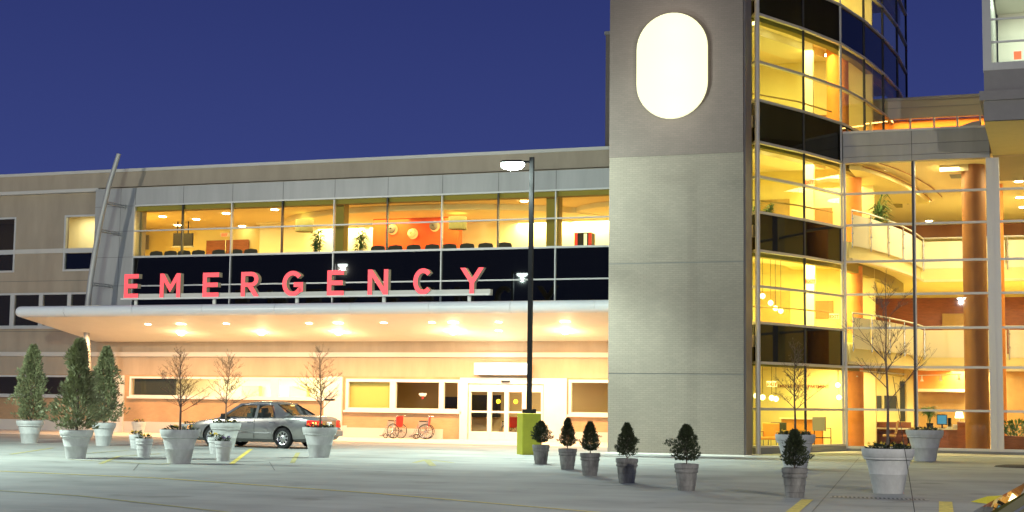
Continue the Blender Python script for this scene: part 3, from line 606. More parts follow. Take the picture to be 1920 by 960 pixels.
for zf, zt in ((0.02, 3.55), (3.95, 7.25), (7.65, 11.0), (11.4, 15.4), (15.8, 19.2)):
    MB().box(-13.55, -6.6, 60.4, 60.7, zf, zt).build('inner_wall', M['yellow_i'], tw)
    if zf < 11: MB().box(-13.55, -10.4, 54.6, 54.8, zf, zt).build('inner_wall', M['cream'], tw)
    cx = -9.0
    alight(-10.3, 52.4, zt-.3, 1.4, 1.8, (480 if 3 < zf < 7 else 260 if zf < 7 else 170), tw, (1, .90, .36)); alight(-9.0, 56.5, zt-.3, 2.4, 3.0, (700 if 3 < zf < 7 else 420 if zf < 7 else 270) if zf < 11 else 330, tw, (1, .87, .36))
    for x, y in ((-9.6, 52.2), (-9.2, 54.4), (-8.4, 56.2), (-9.6, 58.0)): dlight(x, y, zt, tw, .14, 'dlw')
    if zf > 11: dlight(-8.2, 59.3, zt, tw, .14, 'dlw')
for zf, zt in ((3.95, 7.25), (7.65, 11.0), (11.4, 15.4)):
    MB().slab([(-12.5, 51.2), (-11.2, 51.2), (-8.2, 58.5), (-9.6, 58.5)], zt-.28, zt-.003).build('bulkhead', M['cream'], tw)
    MB().box(-8.75, -8.45, 57.0, 57.3, zf, zt).build('inner_column', M['cream'], tw)
    MB().box(-11.2, -9.9, 60.3, 60.39, zf, zf+2.2).build('inner_door', M['tanwood'], tw); MB().box(-9.0, -8.2, 60.33, 60.39, zf+1.1, zf+1.8).build('picture', M['orange2'], tw)
    MB().tube([(-9.9, 51.6, zf+1.05), (-8.5, 53.6, zf+1.05), (-7.6, 55.9, zf+1.05)], .03, 6).build('handrail', M['tanwood'], tw)
MB().cyl((-7.7, 58.4), .42, 11.4, 15.4).build('inner_column', M['orange'], tw, smooth=True)
for (px, py, Y_) in ((1517, 341, 55.6), (1520, 527, 55.6), (1564, 593, 57.0), (1447, 720, 53.6)): exit_sign(px, py, Y_, tw, .36)
# pendant globes
for px, py, Y_ in ((1430, 555, 51.9), (1445, 568, 52.4), (1454, 578, 52.9), (1464, 583, 53.4), (1418, 742, 51.6), (1430, 745, 52.0), (1447, 746, 52.6), (1455, 748, 53.2), (1571, 722, 56.6), (1573, 745, 56.8)):
    c = at(px, py, Y_); t = thing('globe_light', '', 'lamp', c)
    MB().lathe([(.001, -.1), (.07, -.07), (.1, 0), (.07, .07), (.001, .1)], 14, c).build('globe', M['globe'], t, smooth=True)
    top = 7.2 if c[2] > 4 else 3.5; MB().tube([c, (c[0], c[1], top)], .008, 5).build('cord', M['dark'], t)
    t['group'] = 'pendant globes behind the tower glass'; t['label'] = 'glowing pendant globe, one of the cluster behind the %s tower glass' % ('second floor' if c[2] > 4 else 'ground floor')
# green plants and warm lamp on third floor sill
for i, (px, lb) in enumerate(((1417, 'small bright green plant on the window sill left of the corner column'), (1440, 'small bright green plant on the window sill right of the corner column'))):
    p = at(px, 398, 51.4 if i == 0 else 51.6); ipot(lb, (p[0], p[1], 7.66), .5, 40+i, .3, .25, pr=.12)
# oval sign
ov = thing('oval_sign', 'tall blank glowing white oval sign high on the tower', 'sign', (-11.83, TY-.2, 12.85))
def stad(r, hz): return [(-11.83+r*math.cos(R(a_)), 12.85+hz+r*math.sin(R(a_))) for a_ in range(0, 181, 9)]+[(-11.83+r*math.cos(R(a_)), 12.85-hz+r*math.sin(R(a_))) for a_ in range(180, 361, 9)]
MB().prism(stad(1.205, .585), TY-.13, TY-.032).build('sign_case', M['signlit'], ov); MB().prism(stad(1.20, .585), TY-.15, TY-.133).build('sign_face', M['signlit'], ov)
for z in (11.5, 12.85, 14.2): lamp('sign_light', (-11.83, TY-1.2, z), 60, (1, .97, .85), .4, ov)  # lamps added in front of the sign to throw a halo on the wall
# rear block
rb = thing('rear_block', 'dark narrow roof block beyond the wing beside the tower', 'building', (-16, 64, 12))
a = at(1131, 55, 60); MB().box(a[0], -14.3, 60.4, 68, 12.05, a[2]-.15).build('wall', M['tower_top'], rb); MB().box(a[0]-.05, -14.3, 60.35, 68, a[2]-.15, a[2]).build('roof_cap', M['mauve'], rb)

# ------------------------------------------------------------------ glass atrium
AY = 55.5
atr = thing('glass_atrium', 'tall glass-fronted atrium with grey metal fascia right of the tower', 'building', (-4, AY, 0))
AX0, AX1, AX2 = -7.12, -2.02, 4.5
AZ = [.12, 1.50, 3.02, 4.42, 5.63, 6.82, 8.15, 9.30, 10.44]
XM = [AX0, -4.68, AX1]
MB().box(AX0, AX2, AY-.08, AY+.25, -.0, .10).build('plinth', M['grey'], atr)
for z in AZ[:-1]: MB().box(AX0, -2.16, AY-.06, AY+.07, z-.04 if z > .2 else z-.02, z+.04 if z > .2 else z+.07).box(-1.72, AX2, AY-.06, AY+.07, z-.04 if z > .2 else z-.02, z+.04 if z > .2 else z+.07).build('transom', M['frame'], atr)
MB().box(AX0-.02, AX0+.06, AY-.08, AY+.1, .1, 10.42).build('mullion', M['frame'], atr); MB().box(-4.72, -4.64, AY-.09, AY+.02, .1, 10.42).build('mullion', M['dframe'], atr); MB().box(-4.64, -4.60, AY-.07, AY+.08, .1, 10.42).build('mullion', M['frame'], atr)
MB().box(-2.16, -1.94, AY-.12, AY+.2, .1, 10.42).build('pier', M['frame'], atr); MB().box(-1.94, -1.72, AY-.09, AY+.2, .1, 10.42).build('pier', M['frame'], atr)
for k in range(len(AZ)-1):
    for a, b_ in ((AX0+.06, -4.7), (-4.62, -2.16), (-1.72, .6), (.6, AX2)):
        MB().quad((a, AY, AZ[k]), (b_, AY, AZ[k]), (b_, AY, AZ[k+1]), (a, AY, AZ[k+1])).build('glass_pane', M['glass'], atr)
for z0, z1 in ((10.42, 10.62), (10.635, 11.02), (11.035, 11.50)): MB().box(AX0, AX1, AY-.18, AY+.2, z0, z1).build('fascia_panel', M['panel'], atr)
MB().box(AX0, AX1, AY-.15, AY+.2, 10.6, 11.04).box(-4.70, -4.68, AY-.185, AY, 10.43, 11.49).build('panel_joint', M['joint'], atr)
MB().box(AX0, AX1, AY-.22, AY+.25, 11.50, 11.58).build('roof_cap', M['frame'], atr); MB().box(AX0, AX1, AY+.25, 62, 11.4, 11.5).build('roof', M['grey'], atr)
a = at(1752, 243, AY+1); b_ = at(1838, 226, AY+1); MB().add([(a[0], AY+1, 11.5), (b_[0], AY+1, 11.5), (b_[0], AY+1, b_[2]), (b_[0]-.25, AY+1, b_[2]-.02), (a[0], AY+1.6, 11.5), (b_[0], AY+1.6, 11.5), (b_[0], AY+1.6, b_[2]), (b_[0]-.25, AY+1.6, b_[2]-.02)], [(0, 1, 2, 3), (4, 7, 6, 5), (0, 3, 7, 4), (3, 2, 6, 7), (1, 5, 6, 2)]).build('roof_flashing', M['panel'], atr)
# interior shell
AB = 78.0
MB().box(-9.6, AX2, AB, AB+.3, 0, 10.9).build('inner_wall', M['yellow_i'], atr); MB().box(AX2, AX2+.2, AY, AB, 0, 11.3).build('side_wall', M['yellow_i'], atr)
MB().box(-13, AX2, 68.05, 68.25, 0, 3.2).build('inner_wall', M['tanwood'], atr)
MB().quad((-7.1, AY+.1, 10.60), (AX2, AY+.1, 10.60), (AX2, 61.5, 10.60), (-6.3, 61.5, 10.6)).quad((-9.8, 61.5, 10.6), (AX2, 61.5, 10.6), (AX2, AB, 10.6), (-9.8, AB, 10.6)).build('ceiling', M['ceil'], atr)
MB().quad((-13, AY+.02, .03), (AX2, AY+.02, .03), (AX2, AB, .03), (-13, AB, .03)).build('floor', M['ifloor'], atr)
# balconies: floors at 3.95 and 7.65, curved edge on the left, straight gallery behind
BC = [(-7.0, 55.9), (-6.5, 57.4), (-6.05, 59.4), (-5.7, 61.6), (-5.45, 63.8), (-5.3, 66.2)]
def smoothcurve(P_, sub=4):
    out = []
    for i in range(len(P_)-1):
        p0, p1, p2, p3 = P_[max(i-1, 0)], P_[i], P_[i+1], P_[min(i+2, len(P_)-1)]
        for k in range(sub):
            t_ = k/sub; out.append(tuple(.5*((2*p1[j])+(-p0[j]+p2[j])*t_+(2*p0[j]-5*p1[j]+4*p2[j]-p3[j])*t_*t_+(-p0[j]+3*p1[j]-3*p2[j]+p3[j])*t_**3) for j in (0, 1)))
    return out+[P_[-1]]
BCs = smoothcurve(BC)
for zf in (3.85, 7.62):
    MB().slab([(-9.8, 56.2)]+BCs+[(AX2, 66.2), (AX2, AB), (-9.8, AB)], zf-.62, zf).build('gallery_slab', M['yellow_i'], atr)
    MB().slab([(x+.12, y) for x, y in BCs]+[(AX2, 66.08), (AX2, 66.3)]+[(x-.1, y+.05) for x, y in BCs[::-1]], zf-.72, zf-.62).build('slab_edge', M['ceil'], atr)
    seg = BC+[(-3.6, 66.2), (-1.9, 66.2), (-.2, 66.2), (1.5, 66.2), (3.2, 66.2)]
    for i in range(len(seg)-1):
        (ax, ay), (bx_, by_) = seg[i], seg[i+1]
        MB().beam((ax*.97+bx_*.03+.08, ay*.97+by_*.03, zf+.42), (bx_*.97+ax*.03+.08, by_*.97+ay*.03, zf+.42), .02, 1.15).build('railing_panel', M['frost'], atr)
        MB().tube([(ax+.12, ay-.03, zf-.25), (ax+.12, ay-.03, zf+1.12)], .022, 6).tube([(ax+.13, ay-.05, zf+.25), (ax+.13, ay-.05, zf+.3)], .045, 6).tube([(ax+.13, ay-.05, zf+.8), (ax+.13, ay-.05, zf+.85)], .045, 6).build('railing_post', M['steel'], atr, smooth=True)
    MB().tube([(x+.1, y, zf+1.14) for x, y in BCs], .035, 8).tube([(-5.2, 66.2, zf+1.14), (4.4, 66.2, zf+1.14)], .035, 8).build('handrail', M['frame'], atr, smooth=True)
# soffit rings on the upper ceiling above the curved balcony
MB().tube([(x+.9-.0, y+.2, 10.55) for x, y in BCs], .02, 5).tube([(x+.45, y+.6, 10.45) for x, y in BCs], .02, 5).build('ceiling_trim', M['wood'], atr)
MB().slab([(-7.0, 56.1)]+[(x+.35, y+.5) for x, y in BCs]+[(-7.0, 66)], 10.3, 10.59).build('ceiling_drop', M['yellow_i'], atr)
# back galleries' walls
MB().box(-9.8, AX2, 77.6, 77.8, 3.86, 7.0).build('inner_wall', M['wood'], atr); alight(-3.5, 73.5, 6.9, 2.5, 1.5, 150, atr, (1, .82, .5)); MB().box(-5.2, -3.6, 77.3, 77.55, 3.86, 6.2).build('inner_door', M['tanwood'], atr); MB().box(-9.8, AX2, 77.2, 77.4, 10.0, 10.59).build('bulkhead', M['orange2'], atr); MB().box(-9.8, -9.7, 60.7, AB, .03, 10.6).build('side_wall', M['yellow_i'], atr)
# columns
MB().cyl((-2.72, 58.2), .43, .03, 10.59, 32).build('inner_column', M['orange2'], atr, smooth=True)
MB().cyl((-7.15, 58.3), .34, .03, 3.2, 24).cyl((-7.15, 58.3), .34, 3.86, 6.9, 24).cyl((-7.15, 58.3), .34, 7.63, 10.29, 24).build('inner_column', M['orange'], atr, smooth=True)
MB().cyl((-2.12, 63.5), .28, .03, 10.59, 24).build('inner_column', M['orange'], atr, smooth=True); MB().box(-.9, .1, 67.9, 68.04, .03, 3.2).build('inner_column', M['orange'], atr)
MB().box(-.95, -.4, 66.5, 67.4, .03, 10.59).build('inner_column', M['ceil'], atr)
MB().box(-3.9, -2.6, 57.8, 61.5, 10.35, 10.595).build('ceiling_vent_box', M['ceil'], atr); MB().box(-3.6, -3.1, 58.6, 59.6, 10.335, 10.348).build('ceiling_vent', M['grey'], atr)
for px, py in ((1653, 321), (1707, 350), (1735, 378), (1742, 414), (1757, 435), (1903, 306), (1910, 340), (1912, 370), (1918, 388)):
    d = ray(px, py); t_ = (10.6-EYE)/d.z; dlight(d.x*t_, d.y*t_, 10.6, atr, .13, 'dlw')
for px, py in ((1712, 575), (1740, 586), (1908, 585)):
    d = ray(px, py); t_ = (7.0-EYE)/d.z; dlight(d.x*t_, d.y*t_, 6.995, atr, .13, 'dlw')
for x, y, z, pw in ((-4.2, 58.5, 10.5, 190), (-.2, 58.5, 10.5, 150), (-3.8, 62.5, 10.5, 190), (.5, 63, 10.5, 120), (-2, 69, 10.5, 160), (-8, 60, 10.25, 60)): alight(x, y, z, 2.0, 2.0, pw*1.7, atr, (1, .84, .50))
for x, y, z, pw in ((-3, 68.6, 6.95, 90), (1, 68.6, 6.95, 70), (-7.6, 61, 6.95, 70), (-8, 59, 3.15, 60), (-8, 65, 3.15, 80), (-3.4, 67.3, 3.15, 90), (1, 67.3, 3.15, 60)): alight(x, y, z, 1.6, 1.2, pw*(3.4 if z < 4 else 2.6), atr, (1, .84, .46))
# ground floor of the atrium
rectat(1716, 693, 1818, 732, 67.8, .2, 'header_panel', 'orange', atr)
a = at(1716, 733, 67.7); b_ = at(1818, 731, 67.7); MB().box(a[0], b_[0], 67.6, 67.8, a[2]-.03, b_[2]+.03).build('shelf_edge', M['cream'], atr)
rectat(1628, 742, 1652, 767, 67.9, .1, 'wall_plaque', 'plaque', atr); rectat(1658, 742, 1680, 767, 67.9, .1, 'wall_plaque', 'plaque', atr); rectat(1688, 715, 1696, 790, 67.9, .1, 'wall_panel', 'plaque', atr)
rectat(1630, 690, 1712, 800, 68.0, .04, 'inner_wall', 'yellow_i', atr)
# track light
def tracklight(p, q, spots, label):
    t = thing('track_light', label, 'lamp', p); MB().beam(p, q, .03, .03).build('track', M['cream'], t)
    for s_ in spots:
        x, y, z = [p[i]+(q[i]-p[i])*s_ for i in range(3)]
        sp_ = MB().lathe([(.02, .0), (.03, -.12), (.07, -.24)], 12, (x, y, z)).build('spotlight', M['cream'], t, smooth=True); MB().disc((x, y, z-.235), .06, 12).build('bulb', M['dlw'], sp_)
tracklight(at(1722, 704, 64), at(1802, 702, 64), (.08, .52, .95), 'track light with three spotlights above the reception desk')
tracklight(at(1598, 694, 58), at(1700, 702, 58.5), (.08, .5), 'track light with two spotlights near the left end of the atrium')
# desks, chairs, computers
def desk(x0, x1, y0, y1, label):
    t = thing('desk', label, 'desk', ((x0+x1)/2, (y0+y1)/2, .03))
    MB().box(x0, x1, y0, y0+.06, .03, 1.02).build('front_panel', M['wood'], t); MB().box(x0, x0+.06, y0+.06, y1, .03, 1.02).box(x1-.06, x1, y0+.06, y1, .03, 1.02).build('side_panel', M['wood'], t)
    MB().box(x0+.06, x1-.06, y0-.04, y1, .72, .78).build('desktop', M['cream'], t); return t
a = at(1628, 830, 61.5); b_ = at(1706, 830, 61.5)
d1 = thing('desk', 'reddish brown intake desk with a cream top behind the left atrium glass', 'desk', (a[0], 61.5, .03))
MB().box(a[0], a[0]+.12, 61.0, 62.2, .03, 1.05).box(a[0]+.12, b_[0], 62.1, 62.2, .03, 1.0).build('panel', M['wood'], d1); MB().box(a[0]+.12, b_[0], 61.1, 62.1, .72, .77).build('desktop', M['cream'], d1)
a2 = at(1716, 830, 61.5); b2 = at(1812, 830, 61.5)
d2 = thing('reception_desk', 'long reddish brown reception desk left of the big brown column', 'desk', (a2[0], 61.5, .03))
MB().box(a2[0], b2[0]-.3, 61.2, 61.3, .03, .74).build('front_panel', M['wood'], d2); MB().box(b2[0]-.3, b2[0], 61.0, 61.8, .03, 1.05).build('side_panel', M['wood'], d2); MB().box(a2[0], b2[0]-.3, 61.1, 61.9, .74, .79).build('desktop', M['cream'], d2)
c = at(1766, 786, 61.4); t = thing('computer', 'computer with a blue lit screen on the reception desk', 'computer', (c[0], 61.5, .79))
MB().box(c[0]-.2, c[0]+.2, 61.45, 61.5, .93, 1.33).build('monitor', M['dark'], t); MB().box(c[0]-.17, c[0]+.17, 61.44, 61.448, .96, 1.30).build('screen', M['screen'], t); MB().box(c[0]-.03, c[0]+.03, 61.47, 61.53, .79, .93).box(c[0]-.12, c[0]+.12, 61.4, 61.6, .79, .81).build('stand', M['dark'], t); MB().box(c[0]+.22, c[0]+.34, 61.4, 61.7, .79, 1.2).build('tower_case', M['dark'], t)
MB().box(-3.1, -2.8, 60, 60.1, 0, 0.001)
c = at(1798, 775, 61.4); t = thing('desk_lamp', 'small shaded lamp glowing at the right end of the reception desk', 'lamp', (c[0], 61.6, .79)); MB().tube([(c[0], 61.6, .79), (c[0], 61.6, 1.25)], .02, 6).build('stem', M['steel'], t); MB().lathe([(.12, 1.2), (.17, 1.2), (.12, 1.45)], 14, (c[0], 61.6, 0)).build('lamp_shade', M['globe'], t)
c = at(1798, 778, 61.4); t = MB().box(c[0]-.45, c[0]-.25, 61.2, 61.4, .792, .86).box(c[0]-.22, c[0]-.02, 61.2, 61.45, .792, .95).build('paper_stack', M['white'], org=(c[0], 61.3, .79)); tag(t, 'white telephone and papers on the reception desk below the lamp', 'papers')
def office_chair(px, Y_, label, mk, rz=0):
    p = at(px, 820, Y_); t = thing('office_chair', label, 'chair', (p[0], Y_, .03), 'office chairs at the atrium desks')
    x, y = p[0], Y_
    MB().box(x-.24, x+.24, y-.24, y+.24, .45, .53).build('seat', M[mk], t, bevel=.03)
    s_ = 1 if rz else -1
    MB().add([(x+s_*-.20, y-.2, .55), (x+s_*-.26, y-.2, .55), (x+s_*-.36, y-.18, 1.08), (x+s_*-.30, y-.18, 1.08), (x+s_*-.20, y+.2, .55), (x+s_*-.26, y+.2, .55), (x+s_*-.36, y+.18, 1.08), (x+s_*-.30, y+.18, 1.08)], [(0,3,2,1),(4,5,6,7),(0,1,5,4),(1,2,6,5),(2,3,7,6),(3,0,4,7)]).build('backrest', M[mk], t, bevel=.02)
    mb = MB().tube([(x, y, .12), (x, y, .45)], .03, 8)
    for k in range(5): mb.tube([(x, y, .13), (x+.28*math.cos(k*1.2566), y+.28*math.sin(k*1.2566), .07)], .02, 6)
    mb.build('base', M['dark'], t); return t
office_chair(1668, 60.2, 'tan office chair at the intake desk, nearer the thin tree trunk', 'tanwood'); office_chair(1703, 60.4, 'dark brown office chair beside the black mullion', 'wood')
p = at(1740, 800, 60.6); ipot('leafy green plant on the left end of the reception desk', (p[0], 61.5, .79), .55, 61, .2, .5, pr=.14)
p = at(1640, 400, 58.6); ipot('spiky dark plant behind the curved top balcony railing', (p[0]+.1, 59.0, 7.63), 1.6, 62, .35, .65, pr=.2, nl=50)
c = at(1905, 835, 57.2); t = thing('planter_box', 'reddish square planter box with a leafy plant at the right edge', 'planter', (c[0], 57.2, .03))
MB().add([(c[0]-.42, 56.9, .03), (c[0]+.5, 56.9, .03), (c[0]+.5, 57.7, .03), (c[0]-.42, 57.7, .03), (c[0]-.48, 56.85, .62), (c[0]+.56, 56.85, .62), (c[0]+.56, 57.75, .62), (c[0]-.48, 57.75, .62)], [(0,3,2,1),(4,5,6,7),(0,1,5,4),(1,2,6,5),(2,3,7,6),(3,0,4,7)]).build('box', M['wood'], t)
leafy('foliage', 'ileaf', t, (c[0], 57.3, .6), .5, .55, 260, .2, 71, .6)
# tower ground floor furniture
def tub(px, Y_, label, mk):
    p = at(px, 820, Y_); x, y = p[0], Y_; t = thing('waiting_chair', label, 'chair', (x, y, .03))
    MB().box(x-.3, x+.3, y-.28, y+.28, .4, .5).build('seat', M[mk], t, bevel=.03); MB().box(x-.3, x+.3, y+.28, y+.36, .42, .98).build('backrest', M[mk], t, bevel=.03)
    for sx2 in (-.28, .28):
        for sy2 in (-.26, .3): MB().tube([(x+sx2, y+sy2, .03), (x+sx2, y+sy2, .68)], .018, 6).build('leg', M['steel'], t)
        MB().box(x+sx2-.03, x+sx2+.03, y-.28, y+.3, .66, .7).build('armrest', M['tanwood'], t)
tub(1443, 53.6, 'orange armchair behind the glass beside the corner column', 'orange'); tub(1457, 56.0, 'dark green armchair behind the orange armchair', 'chair')
p = at(1495, 800, 57.0); t = thing('counter', 'low orange counter behind the right tower glass', 'desk', (p[0], 57, .03)); MB().box(p[0]-.6, p[0]+.9, 57, 57.4, .03, 1.1).build('front_panel', M['orange'], t); MB().box(p[0]-.65, p[0]+.95, 56.9, 57.45, 1.1, 1.15).build('desktop', M['cream'], t)
p = at(1537, 800, 56.2); t = thing('wheeled_cart', 'dark wheeled equipment cart behind the right tower glass', 'cart', (p[0], 56.2, .03))
MB().box(p[0]-.25, p[0]+.2, 56.1, 56.4, .7, 1.2).build('monitor_box', M['grey'], t); MB().tube([(p[0]-.2, 56.2, .1), (p[0]-.2, 56.2, .8), (p[0]+.4, 56.2, .8), (p[0]+.4, 56.2, .1)], .02, 6).tube([(p[0]-.2, 56.2, .45), (p[0]+.4, 56.2, .45)], .02, 6).build('cart_frame', M['dark'], t)
for dx in (-.2, .4): MB().lathe([(.02, -.02), (.08, -.02), (.08, .02), (.02, .02)], 12).build('x', M['rubber'], t) if False else MB().cyl((p[0]+dx, 56.2), .06, .03, .1, 10).build('caster', M['rubber'], t)
# painted lettering arc on wall inside the tower
c = at(1506, 722, 60.36); text(tw, 'EMERGENCY DEPARTMENT', c[0], 60.36, c[2]-.1, .165, 'wood', 'wall_lettering', .004, .002)

# strip of building seen between tower and right block
bk = thing('rear_gallery', 'pale rear building with an orange lit window strip beyond the atrium roof', 'building', (-4, 64, 11))
MB().box(-7, -1.9, 62, 62.3, 13.2, 14.02).build('fascia', M['cap'], bk); MB().box(-7, -1.9, 61.97, 61.998, 13.62, 13.65).box(-7, -1.9, 61.93, 61.998, 13.93, 14.05).build('trim', M['panel'], bk)
MB().box(-7, -1.9, 63.0, 63.2, 11.4, 13.3).build('inner_wall', M['orange'], bk); MB().quad((-7, 62.05, 11.5), (-1.9, 62.05, 11.5), (-1.9, 62.05, 13.2), (-7, 62.05, 13.2)).build('glass_pane', M['glass_y'], bk)
for x in (-4.37, -3.47, -2.6, -5.3): MB().box(x-.035, x+.035, 61.98, 62.1, 11.5, 13.2).build('mullion', M['frame'], bk)
alight(-4, 62.6, 13.25, 4.5, .4, 110, bk, (1, .6, .2))

# right block overhanging
rbk = thing('overhanging_block', 'grey block overhanging the atrium at the top right with a lit corner window', 'building', (1, 49, 10.5))
BX, BY = -1.93, 48.7
z_s = 10.5
MB().box(BX, 8, BY, 62, z_s+.02, 11.15).build('lower_band', M['mauve'], rbk); MB().box(BX-.12, 8, BY-.12, 62, 11.15, 11.45).build('ledge', M['mauve'], rbk)
MB().box(BX+.02, 8, BY+.02, 62, 11.45, 12.12).build('spandrel', M['mauve'], rbk)
MB().quad((BX, BY, z_s), (8, BY, z_s), (8, AY-.1, z_s), (BX, AY-.1, z_s)).build('soffit', M['sofft2'], rbk)
wx = at(1858, 60, BY)[0]
MB().box(BX, wx, BY, 62, 12.12, 19).box(wx, 8, BY, BY+.25, 12.12, 12.36).box(BX+.4, 8, 60, 62, 12.36, 19).build('wall', M['panel'], rbk)
for z in (13.02, 13.75): MB().box(wx, 8, BY+.05, BY+.12, z-.03, z+.03).build('transom', M['frame'], rbk)
MB().quad((wx, BY+.08, 12.36), (8, BY+.08, 12.36), (8, BY+.08, 18), (wx, BY+.08, 18)).build('glass_pane', M['glass'], rbk)
MB().box(wx+.05, 8, 54, 54.2, 12.2, 18).build('inner_wall', M['blindw'], rbk); MB().box(wx+.02, 8, BY+.3, 54, 15.2, 15.4).build('ceiling', M['blindw'], rbk); MB().box(wx+.02, 8, BY+.3, 54, 12.14, 12.2).build('floor', M['grey'], rbk)
MB().box(wx+.35, 1.5, 52.2, 52.4, 12.25, 13.05).build('low_partition', M['mauve'], rbk); c = at(1908, 104, 52.15); MB().box(c[0]-.12, c[0]+.12, 52.1, 52.15, c[2]-.13, c[2]+.13).build('red_light', M['exit'], rbk)
alight(0, 51.5, 15.1, 2.5, 2.5, 190, rbk, (.85, 1, .85))

# ------------------------------------------------------------------ lamp posts
def lamp_post(x, y, h_, power, label, arm=(-.62, 0), base=True, rad=.07, cut=None, wide=0, color=LOT):
    t = thing('street_lamp', label, 'street lamp', (x, y, 0), 'car park street lamps')
    if base:
        o = MB().box(x-.30, x+.30, y-.30, y+.30, 0, 1.27).build('concrete_base', M['ybase'], t, bevel=.015)
        o.location = (0, 0, 0); o.rotation_euler.z = R(36)
        for v in o.data.vertices: pass
        MB().box(x-.17, x+.17, y-.17, y+.17, 1.275, 1.40).build('base_plate', M['post'], t)
    MB().box(x-.065, x+.065, y-.065, y+.065, 1.40 if base else 0, h_).build('pole', M['post'], t)
    ax, ay = arm; ln = math.hypot(ax, ay); ux, uy = ax/ln, ay/ln
    MB().beam((x+ux*.066, y+uy*.066, h_-.14), (x+ux*.3, y+uy*.3, h_-.14), .05, .07).build('arm', M['post'], t)
    hd = MB(); c = Vector((x+ux*.62, y+uy*.62, h_-.14)); s_ = Vector((-uy, ux, 0))*.21; f_ = Vector((ux, uy, 0))*.38
    top = [c-f_*.8-s_*.7, c+f_*.8-s_*.7, c+f_*.8+s_*.7, c-f_*.8+s_*.7]; bot = [c-f_-s_, c+f_-s_, c+f_+s_, c-f_+s_]
    hd.add([v+Vector((0, 0, .045)) for v in top]+[v-Vector((0, 0, .03)) for v in bot], [(0, 1, 2, 3), (0, 4, 5, 1), (1, 5, 6, 2), (2, 6, 7, 3), (3, 7, 4, 0), (7, 6, 5, 4)])
    head = hd.build('lamp_head', M['post'], t)
    ls = MB(); NL = 14; vs = []
    rings = [(1.0, -.032), (1.05, -.11), (.86, -.20), (.4, -.245)]  # lens made oversized and deep; the lamp's glare is put into its shape
    for sc_, dz in rings:
        for k in range(NL): a_ = 2*math.pi*k/NL; vs.append(c+f_*sc_*.95*math.cos(a_)+s_*sc_*.95*math.sin(a_)+Vector((0, 0, dz)))
    ls.add(vs, [(i*NL+k, i*NL+(k+1) % NL, (i+1)*NL+(k+1) % NL, (i+1)*NL+k) for i in range(3) for k in range(NL)]+[tuple(3*NL+k for k in range(NL))])
    ls.build('lens', M['lens'], head, smooth=True)
    if cut: lamp('lamp_light', (c.x, c.y, c.z-.45), power, color, rad, t, 'SPOT', spot=cut)
    if wide: lamp('lamp_glow', (c.x, c.y, c.z-.42), wide, color, rad, t)
    return t
p = gnd(992, 853)
lamp_post(p[0]-.10, p[1]+.25, 9.30, 6500, 'tall black street lamp on a yellow-green base before the entrance', arm=(-.62, -.1), cut=120, wide=2300)
lamp_post(-46.4, 25, 11.0, 16000, 'street lamp standing far left of the camera in the car park', arm=(.6, 0), wide=10500, color=(1, .97, .84))
lamp_post(-31.6, 30, 9.7, 9000, 'street lamp left of the conifers outside the photo', arm=(.6, 0), cut=160, wide=5000)
lamp_post(9, 12, 10, 9000, 'street lamp right of the camera', arm=(-.6, 0), wide=11000, color=(1, .93, .82))

lamp_post(-8, -22, 11, 0, 'added fill light shaped as a street lamp, unseen behind the camera', arm=(.6, 0), wide=13000, color=(1, .97, .90))  # unseen lamp added as frontal fill to ease the blue shadows
